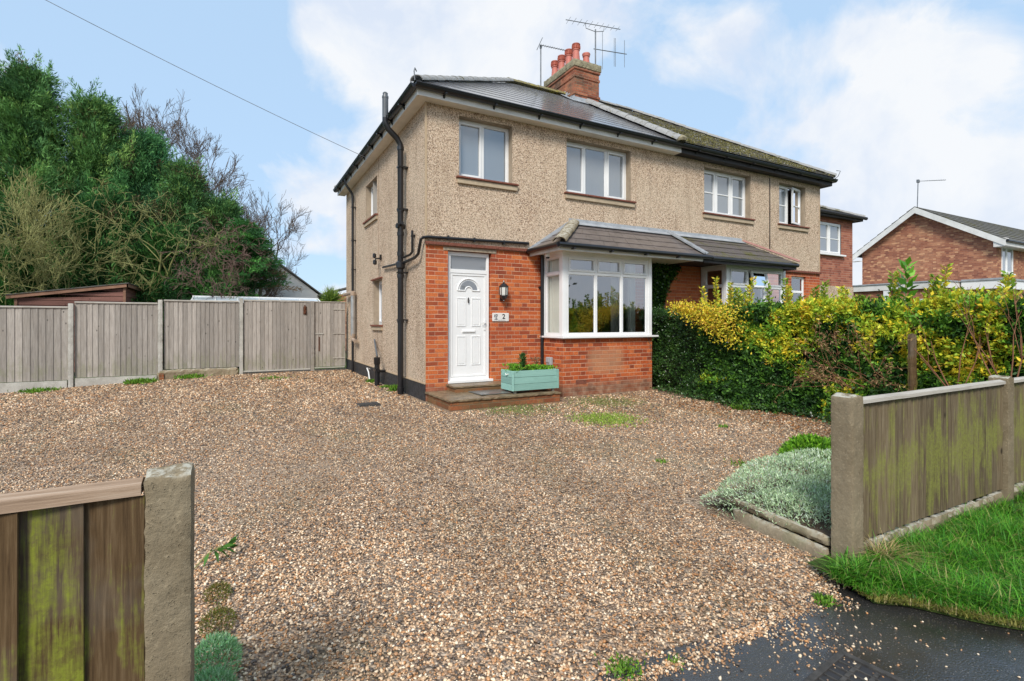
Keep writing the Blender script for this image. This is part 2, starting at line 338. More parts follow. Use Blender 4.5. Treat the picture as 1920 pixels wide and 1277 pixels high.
# ---------------------------------------------------------------- mesh helpers
class MB:
    def __init__(s): s.v = []; s.f = []
    def add(s, vs, fs):
        o = len(s.v); s.v += [tuple(p) for p in vs]; s.f += [tuple(i + o for i in q) for q in fs]; return s
    def box(s, x0, x1, y0, y1, z0, z1):
        if x0 > x1: x0, x1 = x1, x0
        if y0 > y1: y0, y1 = y1, y0
        if z0 > z1: z0, z1 = z1, z0
        return s.add([(x0, y0, z0), (x1, y0, z0), (x1, y1, z0), (x0, y1, z0), (x0, y0, z1), (x1, y0, z1), (x1, y1, z1), (x0, y1, z1)],
                     [(0, 3, 2, 1), (4, 5, 6, 7), (0, 1, 5, 4), (1, 2, 6, 5), (2, 3, 7, 6), (3, 0, 4, 7)])
    def quad(s, a, b, c, d_): return s.add([a, b, c, d_], [(0, 1, 2, 3)])
    def poly(s, pts): return s.add(pts, [tuple(range(len(pts)))])
    def prism(s, pts, off):
        k = len(pts); off = Vector(off); top = [Vector(p) + off for p in pts]
        return s.add(list(pts) + top, [tuple(reversed(range(k))), tuple(range(k, 2 * k))] + [(i, (i + 1) % k, (i + 1) % k + k, i + k) for i in range(k)])
    def tube(s, pts, r, k=10, cap=True):
        pts = [Vector(p) for p in pts]; rs = r if isinstance(r, (list, tuple)) else [r] * len(pts)
        vs = []; prev = None
        for i, p in enumerate(pts):
            a = pts[max(i - 1, 0)]; b = pts[min(i + 1, len(pts) - 1)]; t = (b - a).normalized()
            up = Vector((0, 0, 1)) if abs(t.z) < .95 else Vector((1, 0, 0))
            if prev is None: u = t.cross(up).normalized()
            else: u = (prev - t * prev.dot(t)).normalized()
            prev = u; q = t.cross(u)
            for j in range(k):
                an = 2 * math.pi * j / k; vs.append(p + (u * math.cos(an) + q * math.sin(an)) * rs[i])
        fs = [(i * k + j, i * k + (j + 1) % k, (i + 1) * k + (j + 1) % k, (i + 1) * k + j) for i in range(len(pts) - 1) for j in range(k)]
        if cap: fs += [tuple(reversed(range(k))), tuple((len(pts) - 1) * k + j for j in range(k))]
        return s.add(vs, fs)
    def lathe(s, c, prof, k=20, ax=None):
        cx, cy, cz = c; vs = []
        for r, z in prof:
            for j in range(k):
                an = 2 * math.pi * j / k
                vs.append((cx + r * math.cos(an), cy + r * math.sin(an), cz + z))
        m_ = len(prof)
        fs = [(i * k + j, i * k + (j + 1) % k, (i + 1) * k + (j + 1) % k, (i + 1) * k + j) for i in range(m_ - 1) for j in range(k)]
        fs += [tuple(reversed(range(k))), tuple((m_ - 1) * k + j for j in range(k))]
        return s.add(vs, fs)
    def build(s, name, m, parent=None, smooth=False, bevel=0, **tg):
        me = bpy.data.meshes.new(name); me.from_pydata(s.v, [], s.f); me.update()
        o = bpy.data.objects.new(name, me); COL.objects.link(o); me.materials.append(m)
        uv = me.uv_layers.new(name='UVMap'); co = np.array(s.v, dtype=float)
        ln = len(me.loops); li = np.empty(ln, int); me.loops.foreach_get('vertex_index', li)
        nf = len(me.polygons); nr = np.empty(nf * 3); me.polygons.foreach_get('normal', nr); nr = np.abs(nr.reshape(-1, 3))
        tot = np.empty(nf, int); me.polygons.foreach_get('loop_total', tot); fi = np.repeat(np.arange(nf), tot)
        A = nr[fi]; p = co[li]; U = np.where((A[:, 0] > A[:, 1]) & (A[:, 0] > A[:, 2]), p[:, 1], p[:, 0])
        V = np.where(A[:, 2] > np.maximum(A[:, 0], A[:, 1]) * 1.6, p[:, 1], p[:, 2])
        uv.data.foreach_set('uv', np.stack([U, V], 1).ravel())
        if smooth:
            me.polygons.foreach_set('use_smooth', np.ones(nf, bool)); me.set_sharp_from_angle(angle=R(40))
        if bevel:
            b = o.modifiers.new('bevel', 'BEVEL'); b.width = bevel; b.segments = 2; b.limit_method = 'ANGLE'; b.angle_limit = R(35)
        if parent is not None: setpar(o, parent)
        tag(o, **tg); return o
def setpar(o, parent):
    o.parent = parent
    if parent.type == 'EMPTY': o.matrix_parent_inverse = Matrix.Translation(-parent.location)
def tag(o, label=None, cat=None, group=None, kind=None):
    for k, v in (('label', label), ('category', cat), ('group', group), ('kind', kind)):
        if v: o[k] = v
    return o
def thing(name, loc, label, cat, group=None):
    o = bpy.data.objects.new(name, None); COL.objects.link(o); o.location = loc; o.empty_display_size = .2
    return tag(o, label, cat, group)
def fastmesh(name, V, F, m, parent=None, col=None, rnd=None, smooth=False, **tg):
    """V (n,3), F (m,k) numpy arrays"""
    me = bpy.data.meshes.new(name); nv = len(V); nf, k = F.shape
    me.vertices.add(nv); me.vertices.foreach_set('co', V.astype(np.float32).ravel())
    me.loops.add(nf * k); me.loops.foreach_set('vertex_index', F.astype(np.int32).ravel())
    me.polygons.add(nf); me.polygons.foreach_set('loop_start', np.arange(0, nf * k, k, dtype=np.int32)); me.polygons.foreach_set('loop_total', np.full(nf, k, dtype=np.int32))
    if smooth: me.polygons.foreach_set('use_smooth', np.ones(nf, bool))
    me.update(calc_edges=True)
    if col is not None:
        a = me.attributes.new('col', 'FLOAT_COLOR', 'POINT'); a.data.foreach_set('color', np.concatenate([col, np.ones((nv, 1))], 1).astype(np.float32).ravel())
    if rnd is not None:
        a = me.attributes.new('rnd', 'FLOAT', 'POINT'); a.data.foreach_set('value', rnd.astype(np.float32))
    me.materials.append(m); o = bpy.data.objects.new(name, me); COL.objects.link(o)
    if parent is not None: setpar(o, parent)
    tag(o, **tg); return o
def nrm(a): return a / np.maximum(np.linalg.norm(a, axis=1, keepdims=True), 1e-9)
def leaves(name, m, P, D, L, W, col, parent=None, wide=.45, **tg):
    """one four-cornered leaf at each P, pointing along D"""
    D = nrm(D); k = len(P); rd = nrm(rng.normal(size=(k, 3))); T = nrm(np.cross(D, rd))
    Nn = np.cross(T, D)
    L = np.broadcast_to(L, k)[:, None]; W = np.broadcast_to(W, k)[:, None]
    V = np.stack([P, P + D * L * wide + T * W / 2 + Nn * L * .08, P + D * L - Nn * L * .08, P + D * L * wide - T * W / 2 + Nn * L * .08], 1).reshape(-1, 3)
    F = np.arange(4 * k).reshape(-1, 4)
    return fastmesh(name, V, F, m, parent, col=np.repeat(col, 4, 0), **tg)
def palette(k, cols, wts, var=.25):
    cols = np.array(cols); wts = wts[:len(cols)]; i = rng.choice(len(cols), k, p=np.array(wts) / sum(wts))
    return cols[i] * (1 + var * (rng.random((k, 1)) * 2 - 1))
def wall_y(mb, x0, x1, z0, z1, y, holes, dep):
    xs = sorted({x0, x1, *[h[0] for h in holes], *[h[1] for h in holes]}); zs = sorted({z0, z1, *[h[2] for h in holes], *[h[3] for h in holes]})
    for i in range(len(xs) - 1):
        for j in range(len(zs) - 1):
            cx, cz = (xs[i] + xs[i + 1]) / 2, (zs[j] + zs[j + 1]) / 2
            if any(h[0] < cx < h[1] and h[2] < cz < h[3] for h in holes): continue
            mb.quad((xs[i], y, zs[j]), (xs[i + 1], y, zs[j]), (xs[i + 1], y, zs[j + 1]), (xs[i], y, zs[j + 1]))
    return mb
def wall_x(mb, y0, y1, z0, z1, x, holes):
    ys = sorted({y0, y1, *[h[0] for h in holes], *[h[1] for h in holes]}); zs = sorted({z0, z1, *[h[2] for h in holes], *[h[3] for h in holes]})
    for i in range(len(ys) - 1):
        for j in range(len(zs) - 1):
            cy, cz = (ys[i] + ys[i + 1]) / 2, (zs[j] + zs[j + 1]) / 2
            if any(h[0] < cy < h[1] and h[2] < cz < h[3] for h in holes): continue
            mb.quad((x, ys[i + 1], zs[j]), (x, ys[i], zs[j]), (x, ys[i], zs[j + 1]), (x, ys[i + 1], zs[j + 1]))
    return mb
def reveal_y(h, y, dep):
    x0, x1, z0, z1 = h; b = MB(); t = .03
    b.box(x0 - t, x0, y + .003, y + dep, z0 - t, z1 + t); b.box(x1, x1 + t, y + .003, y + dep, z0 - t, z1 + t)
    b.box(x0, x1, y + .003, y + dep, z1, z1 + t); b.box(x0, x1, y + .003, y + dep, z0 - t, z0)
    return b
def gz(x, y):
    t = min(1, max(0, (y + 4) / 7)); a = max(0, -3.3 - x)
    return -.047 * a * t + .012 * noise.noise((x * .9, y * .9, 0)) - .012 - .028 * min(1, max(0, (-6.65 - y) / .25))
def rough_block(x0, x1, y0, y1, z0, z1, seg, amp, round_top=0.0):
    b = MB(); nx, ny, nz = [max(1, round((q - p) / seg)) for p, q in ((x0, x1), (y0, y1), (z0, z1))]
    idx = {}
    def vid(i, j, k):
        if (i, j, k) not in idx:
            p = Vector((x0 + (x1 - x0) * i / nx, y0 + (y1 - y0) * j / ny, z0 + (z1 - z0) * k / nz))
            c = Vector(((x0 + x1) / 2, (y0 + y1) / 2, (z0 + z1) / 2)); dirn = Vector(((i == nx) - (i == 0), (j == ny) - (j == 0), (k == nz) - (k == 0)))
            ed = abs(dirn.x) + abs(dirn.y) + abs(dirn.z)
            q = noise.noise(p * 14) * amp + noise.noise(p * 45) * amp * .6
            if ed >= 2: p = p - dirn * (amp * .9 + abs(noise.noise(p * 22)) * amp * 2.2)
            p = p + dirn.normalized() * q if ed else p
            idx[(i, j, k)] = len(b.v); b.v.append(tuple(p))
        return idx[(i, j, k)]
    for i in range(nx):
        for j in range(ny):
            for k, fl in ((0, 1), (nz, 0)):
                q = (vid(i, j, k), vid(i + 1, j, k), vid(i + 1, j + 1, k), vid(i, j + 1, k)); b.f.append(q[::-1] if fl else q)
    for i in range(nx):
        for k in range(nz):
            for j, fl in ((0, 0), (ny, 1)):
                q = (vid(i, j, k), vid(i + 1, j, k), vid(i + 1, j, k + 1), vid(i, j, k + 1)); b.f.append(q[::-1] if fl else q)
    for j in range(ny):
        for k in range(nz):
            for i, fl in ((0, 1), (nx, 0)):
                q = (vid(i, j, k), vid(i, j + 1, k), vid(i, j + 1, k + 1), vid(i, j, k + 1)); b.f.append(q[::-1] if fl else q)
    return b

# ---------------------------------------------------------------- ground, road, driveway
b = MB(); b.quad((-900, -900, -.30), (900, -900, -.30), (900, 900, -.30), (-900, 900, -.30))
b.build('ground', M['turf'], kind='structure')
def sheet(name, m, xs, ys, zf, inside=None, **tg):
    b = MB(); ids = {}
    for i, x in enumerate(xs):
        for j, y in enumerate(ys): ids[i, j] = len(b.v); b.v.append((x, y, zf(x, y)))
    for i in range(len(xs) - 1):
        for j in range(len(ys) - 1):
            b.f.append((ids[i, j], ids[i + 1, j], ids[i + 1, j + 1], ids[i, j + 1]))
    return b.build(name, m, smooth=True, **tg)
sheet('gravel_driveway', M['gravel'], np.arange(-14, 6.01, .25), np.arange(-6.9, 7.6, .25), gz, kind='structure')
sheet('garden_ground', M['turf'], np.linspace(-40, 60, 40), np.linspace(7.62, 60, 30), lambda x, y: -.12, kind='structure')
b = MB(); b.quad((6.01, -6.9, -.02), (60, -6.9, -.02), (60, 7.6, -.02), (6.01, 7.6, -.02)); b.quad((-40, -6.9, -.28), (-14, -6.9, -.28), (-14, 7.6, -.28), (-40, 7.6, -.28))
b.build('front_garden_ground', M['turf'], kind='structure')
# the edge of the gravel runs over the road's edge in a wavy line
b = MB(); b.quad((-60, -15, -.034), (60, -15, -.034), (60, -6.5, -.034), (-60, -6.5, -.034)); b.build('road', M['asphalt'], kind='structure')
b = MB(); b.quad((-60, -60, -.05), (60, -60, -.05), (60, -15, -.05), (-60, -15, -.05)); b.build('far_verge', M['turf'], kind='structure')
def verge_edge(x):   # front edge of the grass verge
    pts = [(-.25, -6.9), (-.1, -7.05), (0, -7.13), (.12, -7.33), (.25, -7.5), (1.0, -8.3), (2.5, -9.0), (20, -9.2)]
    for (a, c), (e, g) in zip(pts, pts[1:]):
        if a <= x <= e: return c + (g - c) * (x - a) / (e - a)
    return pts[0][1] if x < pts[0][0] else pts[-1][1]
b = MB(); xs = np.concatenate([np.linspace(-.10, 1, 26), np.linspace(1.2, 20, 40)])
for i in range(len(xs) - 1):
    a, c = xs[i], xs[i + 1]
    ya, yc = verge_edge(a) + .02 * noise.noise((a * 9, 0, 0)), verge_edge(c) + .02 * noise.noise((c * 9, 0, 0))
    b.quad((a, ya, -.03), (c, yc, -.03), (c, yc + .05, -.008), (a, ya + .05, -.008)); b.quad((a, ya + .05, -.008), (c, yc + .05, -.008), (c, -6.72, .03), (a, -6.72, .03))
b.build('verge', M['turf'], kind='structure')

# pebbles: every stone a real little ellipsoid, dense near the camera
t_ = (1 + 5 ** .5) / 2
ICO = np.array([(-1, t_, 0), (1, t_, 0), (-1, -t_, 0), (1, -t_, 0), (0, -1, t_), (0, 1, t_), (0, -1, -t_), (0, 1, -t_), (t_, 0, -1), (t_, 0, 1), (-t_, 0, -1), (-t_, 0, 1)]) / math.sqrt(1 + t_ * t_)
ICF = np.array([(0, 11, 5), (0, 5, 1), (0, 1, 7), (0, 7, 10), (0, 10, 11), (1, 5, 9), (5, 11, 4), (11, 10, 2), (10, 7, 6), (7, 1, 8), (3, 9, 4), (3, 4, 2), (3, 2, 6), (3, 6, 8), (3, 8, 9), (4, 9, 5), (2, 4, 11), (6, 2, 10), (8, 6, 7), (9, 8, 1)])
def stones(name, P, size, **tg):
    k = len(P); an = rng.random(k) * 6.283; V = ICO[None] * (1 + .18 * rng.normal(size=(k, 12, 1)))
    sc = size[:, None] * np.stack([1 + .45 * rng.random(k), .75 + .3 * rng.random(k), .42 + .3 * rng.random(k)], 1)
    V = V * sc[:, None, :]
    tl = .5 * rng.normal(size=k)
    c, s_ = np.cos(tl)[:, None], np.sin(tl)[:, None]
    X, Y, Z = V[..., 0], V[..., 1], V[..., 2]; X, Z = X * c - Z * s_, X * s_ + Z * c
    c, s_ = np.cos(an)[:, None], np.sin(an)[:, None]
    V = np.stack([X * c - Y * s_, X * s_ + Y * c, Z], 2) + P[:, None, :]
    F = (ICF[None] + 12 * np.arange(k)[:, None, None]).reshape(-1, 3)
    return fastmesh(name, V.reshape(-1, 3), F, M['pebble'], rnd=np.repeat(rng.random(k), 12), smooth=True, **tg)
CX, CY = -2.853, -8.405
def in_view(x, y, m=.08):
    rx, ry = x - CX, y - CY; dp = rx * .4756 + ry * .8797; l = rx * .8797 - ry * .4756
    return (dp > .8) & (np.abs(l / np.maximum(dp, .1)) < 1.01 + m), dp
k = 1150000
x = rng.uniform(-8.5, 4.8, k); y = rng.uniform(-6.97, 6.7, k)
ok, dp = in_view(x, y); ok &= rng.random(k) < np.clip((2.7 / dp) ** 1.9, .012, 1)
ok &= ~((x > .12) & (y < -5.6)) & ~((x > 2.3) & (y > -.8)) & ~((x > -.05) & (x < 2.3) & (y > -1.2)) & ~((x > 4.3) & (y < -1)) & ~((x > 0) & (y > 0))
ok &= (y > -6.925 - .02 * np.sin(x * 5) - .015 * np.sin(x * 13))
x, y = x[ok], y[ok]; dp = dp[ok]
sz = .0058 * (.7 + .9 * rng.random(len(x)) ** 2) * np.clip(dp / 4.5, 1, 2.6)
z = np.array([gz(a, c) if c > -6.9 else -.034 for a, c in zip(x, y)]) + sz * (.15 + .5 * rng.random(len(x)))
stones('gravel_stones', np.stack([x, y, z], 1), sz, label='loose mixed brown, cream and grey pebbles lying over the driveway', cat='gravel', kind='stuff')
# stray stones on the wet road
k = 5000; x = rng.uniform(-2.4, 1.2, k); y = -6.88 - np.abs(rng.normal(size=k)) * .035 * (1 + 1.2 * np.sin(x * 7) ** 2)
k2 = 300; x2 = rng.normal(-.62, .13, k2); y2 = rng.normal(-7.12, .11, k2)
k3 = 90; x3 = rng.uniform(-1.9, .4, k3); y3 = rng.uniform(-7.7, -6.9, k3)
x = np.concatenate([x, x2, x3]); y = np.concatenate([y, y2, y3])
ok = (y > np.array([verge_edge(a) if a > -.25 else -99 for a in x]) - 5) & ~((x > -.15) & (y > np.array([verge_edge(a) for a in x]) - .03))
x, y = x[ok], y[ok]; sz = .005 * (.5 + 1.0 * rng.random(len(x)) ** 2)
stones('road_stones', np.stack([x, y, np.full(len(x), -.034) + sz * .35], 1), sz, label='scattered pebbles strayed from the driveway onto wet asphalt', cat='gravel', kind='stuff')

# ---------------------------------------------------------------- the pair of houses
EZ, RZ, OV = 5.35, 7.80, .27     # roof edge height, ridge height, overhang
XR, YB, XP = 11.48, 7.25, 5.80   # right wall, back wall, party line
HL = thing('semi_detached_house', (0, 0, 0), 'near left semi-detached house with pebbledash walls, white front door and shiny dark slate roof', 'house')
HR = thing('semi_detached_house', (XR, 0, 0), 'attached right-hand semi-detached house with black eaves and mossy green roof, behind the hedge', 'house')

def ubox(b, ax, at, u0, u1, d0, d1, z0, z1):
    if ax == 'y': b.box(u0, u1, at + d0, at + d1, z0, z1)
    else: b.box(at + d0, at + d1, u0, u1, z0, z1)
def window(parent, ax, at, u0, u1, z0, z1, cols, rows=None, bar=None, glass='glass_up', label=None, fw=.05, skip=()):
    """cols: list of (relative width, opens?); rows: heights of transoms; bar: glazing bar at this fraction of each light"""
    fr = MB(); pn = MB(); D = .07
    ubox(fr, ax, at, u0, u1, 0, D, z0, z0 + fw); ubox(fr, ax, at, u0, u1, 0, D, z1 - fw, z1)
    ubox(fr, ax, at, u0, u0 + fw, 0, D, z0 + fw, z1 - fw); ubox(fr, ax, at, u1 - fw, u1, 0, D, z0 + fw, z1 - fw)
    tot = sum(c[0] for c in cols); iu0, iu1 = u0 + fw, u1 - fw; W = iu1 - iu0; cu = iu0
    levels = [z0 + fw] + (rows or []) + [z1 - fw]
    for ci, (cw, op) in enumerate(cols):
        ua, ub = cu, cu + W * cw / tot; cu = ub
        if ci < len(cols) - 1: ubox(fr, ax, at, ub - fw * .55, ub + fw * .55, 0, D - .004, z0 + fw, z1 - fw)
        a_ = ua + (fw * .55 if ci else 0); b_ = ub - (fw * .55 if ci < len(cols) - 1 else 0)
        for ri in range(len(levels) - 1):
            za, zb = levels[ri], levels[ri + 1]
            if ri < len(levels) - 2: ubox(fr, ax, at, a_, b_, .002, D - .006, zb - fw * .55, zb + fw * .55)
            zl = za + (fw * .55 if ri else 0); zh = zb - (fw * .55 if ri < len(levels) - 2 else 0)
            if (ci, ri) in skip: continue
            o_ = op[ri] if isinstance(op, (list, tuple)) else op
            s_ = .038 if o_ else .012; pr_ = -.014 if o_ else .012
            ubox(fr, ax, at, a_, b_, pr_, D - .012, zl, zl + s_); ubox(fr, ax, at, a_, b_, pr_, D - .012, zh - s_, zh)
            ubox(fr, ax, at, a_, a_ + s_, pr_, D - .012, zl + s_, zh - s_); ubox(fr, ax, at, b_ - s_, b_, pr_, D - .012, zl + s_, zh - s_)
            gd = .022
            g = lambda u, z: (u, at + gd, z) if ax == 'y' else (at + gd, u, z)
            if ax == 'y': pn.quad(g(a_ + s_, zl + s_), g(b_ - s_, zl + s_), g(b_ - s_, zh - s_), g(a_ + s_, zh - s_))
            else: pn.quad(g(b_ - s_, zl + s_), g(a_ + s_, zl + s_), g(a_ + s_, zh - s_), g(b_ - s_, zh - s_))
            if bar:
                zz_ = zl + (zh - zl) * bar; ubox(fr, ax, at, a_ + s_, b_ - s_, .006, .05, zz_ - .014, zz_ + .014)
    o = fr.build('window', M['white'], parent, bevel=.004, label=label)
    pn.build('pane', M[glass], o)
    return o
def sill_front(o, x0, x1, y, z):
    b = MB(); b.box(x0 - .06, x1 + .10, y - .075, y + .17, z - .035, z); s_ = b.build('sill', M['tile_red'], o, bevel=.008)
    b = MB(); b.box(x0 - .04, x1 + .09, y - .045, y + .1, z - .125, z - .037); b.build('sill_band', M['stone'], o, bevel=.006)
UP = [(.62, 1.70), (2.93, 4.60)]; UPR = [(6.86, 8.53), (9.68, 10.82)]; ZS, ZL, RD = 3.955, 5.04, .20
ups = [(a, c, ZS, ZL) for a, c in UP]; upr = [(a, c, ZS, ZL) for a, c in UPR]
DX0, DX1 = .41, 1.26
# pebbledash upper walls and side wall
SW = [(3.47, 4.62, 3.87, 4.78), (3.02, 3.80, 1.30, 2.34)]
b = MB(); wall_y(b, 0, XP, 2.70, 5.25, 0, ups, RD); wall_x(b, 0, YB, .29, 5.25, 0, SW)
b.quad((XP, YB, 0), (0, YB, 0), (0, YB, 5.25), (XP, YB, 5.25)); wall = b.build('wall', M['dash'], HL)
b = MB(); wall_y(b, XP, XR, 2.70, 5.25, 0, upr, RD); wall_x(b, 0, YB, 0, 5.25, XR, []); b.quad((XR, YB, 0), (XP, YB, 0), (XP, YB, 5.25), (XR, YB, 5.25)); wallr = b.build('wall', M['dash'], HR)
for h, p in [(ups[0], wall), (ups[1], wall), (upr[0], wallr), (upr[1], wallr)]: reveal_y(h, 0, RD).build('window_reveal', M['reveal'], p)
for y0, y1, z0, z1 in SW:
    b = MB(); t = .03
    b.box(.003, RD, y0 - t, y0, z0 - t, z1 + t); b.box(.003, RD, y1, y1 + t, z0 - t, z1 + t); b.box(.003, RD, y0, y1, z1, z1 + t); b.box(.003, RD, y0, y1, z0 - t, z0)
    b.build('window_reveal', M['reveal'], wall)
# smooth corner beads and the lip of the render above the plinth
b = MB(); b.box(-.012, .022, -.012, -.002, 2.76, 5.155); b.box(-.012, -.002, -.002, .02, .29, 5.155); b.box(-.018, .004, 0, YB, .285, .31)
b.box(XR - .02, XR + .008, -.008, -.001, 2.78, 5.15); b.build('corner_bead', M['bead'], wall)
b = MB(); b.box(-.006, .3, .02, YB - .02, -.35, .285); b.build('plinth', M['plinth'], HL)
b = MB(); b.tube([(-.006, 3.31, 5.1), (-.006, 3.31, 2.42)], .006, 5); b.tube([(-.006, 3.40, 1.25), (-.006, 3.40, .32)], .006, 5)
b.tube([(4.98, -.006, 5.12), (4.86, -.006, 4.8), (4.74, -.006, 4.55), (4.74, -.006, 3.5)], .005, 5); b.build('wall_cable', M['tan_pipe'], HL)
b = MB(); b.tube([(9.28, -.012, 5.1), (9.28, -.012, 3.2)], .012, 6); b.build('wall_cable', M['black'], HR)
# brickwork of the ground floor
BF = -.72                          # bay front
B1, B2 = 2.35, 4.52                # our bay
N1, N2 = 6.74, 8.86                # neighbour's bay
b = MB(); wall_y(b, 0, B1, -.3, 2.70, 0, [(DX0, DX1, .10, 2.63)], .1)
bw = b.build('brick_wall', M['brick'], HL); b = MB(); wall_y(b, B2, XP, -.3, 2.70, 0, [], .1); b.build('brick_wall', M['brick_wall2'], HL)
b = MB(); t = .1
b.box(DX0 - .02, DX0, .002, t + .03, .1, 2.63); b.box(DX1, DX1 + .02, .002, t + .03, .1, 2.63); b.box(DX0, DX1, .002, t + .03, 2.63, 2.65); b.build('door_reveal', M['brick'], bw)
b = MB(); b.box(DX0 - .09, DX1 + .1, -.012, -.002, 2.625, 2.685); b.build('lintel', M['reveal'], bw, bevel=.003)
b = MB(); wall_y(b, XP, N1, -.3, 2.70, 0, [], .1); b.build('brick_wall', M['brick_wall2'], HR); b = MB(); wall_y(b, N2, XR, -.3, 2.70, 0, [(10.2, 10.84, .9, 2.60)], .1); bwr = b.build('brick_wall', M['brick'], HR)
reveal_y((10.2, 10.84, .9, 2.60), 0, .12).build('window_reveal', M['brick'], bwr)
# creasing tile drip course over the porch bay
def drip(x0, x1, par):
    b = MB(); x = x0; i = 0
    while x < x1:
        w_ = min(.045, x1 - x); b.box(x + .002, x + w_ - .003, -.05 - .012 * (i % 2), .02, 2.702, 2.722 + .004 * (i % 2)); x += w_; i += 1
    b.box(x0, x1, -.045, .02, 2.724, 2.756); b.build('drip_course', M['tile_red'], par)
drip(-.012, B1 + .02, HL); drip(N2, XR + .012, HR)
# bays
def bay(par, x0, x1, m, flip=False):
    b = MB(); b.quad((x0, BF, -.3), (x1, BF, -.3), (x1, BF, 1.06), (x0, BF, 1.06)); b.quad((x0, 0, -.3), (x0, BF, -.3), (x0, BF, 1.06), (x0, 0, 1.06)); b.quad((x1, BF, -.3), (x1, 0, -.3), (x1, 0, 1.06), (x1, BF, 1.06))
    bb = b.build('bay_base', m, par)
    return bb
bb = bay(HL, B1, B2, M['brick_bay']); bbr = bay(HR, N1, N2, M['brick'])
b = MB(); b.box(B1 + .29, B1 + .53, BF - .004, BF - .001, .21, .29); b.build('air_brick', M['tile_red'], bb)
for q in range(5):
    pass
def bay_window(par, x0, x1, own):
    z0, z1, zt = 1.10, 2.60, 2.30
    # corner posts
    b = MB()
    b.box(x0, x0 + .09, BF, BF + .09, z0, z1 + .06); b.box(x1 - .09, x1, BF, BF + .09, z0, z1 + .06)
    b.box(x0 + .01, x0 + .06, -.09, -.002, z0, z1); b.box(x1 - .06, x1 - .01, -.09, -.002, z0, z1)
    b.box(x0 + .002, x1 - .002, BF + .004, -.002, z1 - .002, z1 + .07)
    post = b.build('bay_frame', M['white'], par, bevel=.006)
    if own:
        f1 = window(par, 'y', BF + .015, x0 + .09, x1 - .09, z0, z1, [(1, (False, True)), (1, (False, True)), (1, (False, True))], rows=[zt - .03], glass='glass')
    else:
        f1 = window(par, 'y', BF + .015, x0 + .09, x1 - .09, z0, z1, [(1, (False, True)), (1, (False, True)), (1, (False, True))], rows=[zt - .12], glass='glass', skip=((1, 1),))
        wd = (x1 - x0 - .18 - .1) / 3; xa = x0 + .14 + wd + .03; xb = xa + wd - .06; b = MB(); pb = MB()
        top = Vector((0, BF + .0, z1 - .06)); h = .40; ang = R(13)
        def sp(x, t, o): return (x, top.y - math.sin(ang) * t * h - o * math.cos(ang), top.z - math.cos(ang) * t * h + o * math.sin(ang))
        for (ua, ub, ta, tb) in ((xa, xb, 0, .11), (xa, xb, .89, 1), (xa, xa + .045, .11, .89), (xb - .045, xb, .11, .89)):
            b.prism([sp(ua, ta, 0), sp(ub, ta, 0), sp(ub, tb, 0), sp(ua, tb, 0)], Vector(sp(0, 0, .045)) - Vector(sp(0, 0, 0)))
        sash = b.build('opening_sash', M['white'], f1, bevel=.004); pb.quad(sp(xa + .045, .11, .02), sp(xb - .045, .11, .02), sp(xb - .045, .89, .02), sp(xa + .045, .89, .02)); pb.build('opening_pane', M['glass'], f1)
    f2 = window(par, 'x', x0 + .015, BF + .09, -.09, z0, z1, [(1, False)], rows=[zt - .03 if own else zt - .12], glass='glass_side' if own else 'glass')
    if not own:
        pass
    b = MB(); b.box(x0 - .05, x1 + (.10 if own else .05), BF - .09, BF + .05, 1.062, 1.098); b.box(x0 - .05, x0 + .05, BF + .05, -.002, 1.062, 1.098); b.box(x1 - .05, x1 + .05, BF + .05, -.002, 1.062, 1.098)
    b.build('sill', M['white'], f1, bevel=.008)
bay_window(HL, B1, B2, True); bay_window(HR, N1, N2, False)
# curtains and room behind our bay
def curtain(name, pts, z0, z1, folds, amp, parent):
    b = MB(); k = folds * 8; vs = []
    for i in range(k + 1):
        t = i / k; a = Vector(pts[0]).lerp(Vector(pts[1]), t); nn = Vector((-(pts[1][1] - pts[0][1]), pts[1][0] - pts[0][0])).normalized()
        o = amp * math.sin(t * folds * 6.283 + math.sin(t * 9)); p = a + nn * o; vs += [(p.x, p.y, z0), (p.x, p.y, z1)]
    b.add(vs, [(2 * i, 2 * i + 2, 2 * i + 3, 2 * i + 1) for i in range(k)])
    return b.build(name, M['curtain'], parent, smooth=True)
curtain('curtain', ((B1 + .105, .10), (B1 + .105, BF + .12)), 1.14, 2.60, 8, .018, HL); curtain('curtain', ((B1 + 1.28, BF + .20), (B1 + 1.62, BF + .22)), 1.14, 2.60, 4, .03, HL)
curtain('curtain', ((B1 + 1.66, BF + .14), (B1 + 1.86, BF + .14)), 1.14, 2.60, 3, .02, HL)
b = MB(); e = .03
b.quad((e, 4.0, 0), (XP - e, 4.0, 0), (XP - e, 4.0, 5.2), (e, 4.0, 5.2)); b.quad((e, .23, 2.72), (XP - e, .23, 2.72), (XP - e, 4, 2.72), (e, 4, 2.72)); b.quad((2.05, .1, 0), (2.05, 4, 0), (2.05, 4, 2.7), (2.05, .1, 2.7)); b.quad((XP - e, .1, 0), (XP - e, 4, 0), (XP - e, 4, 5.2), (XP - e, .1, 5.2))
b.quad((2.0, .24, 3), (2.0, 4, 3), (2.0, 4, 5.2), (2.0, .24, 5.2))
b.build('room_wall', M['room'], HL)
b = MB(); b.quad((e, .12, .30), (XP - e, .12, .30), (XP - e, 4, .30), (e, 4, .30)); b.quad((B1 + e, BF + .1, .30), (B2 - e, BF + .1, .30), (B2 - e, .12, .30), (B1 + e, .12, .30)); b.build('room_floor', M['carpet'], HL)
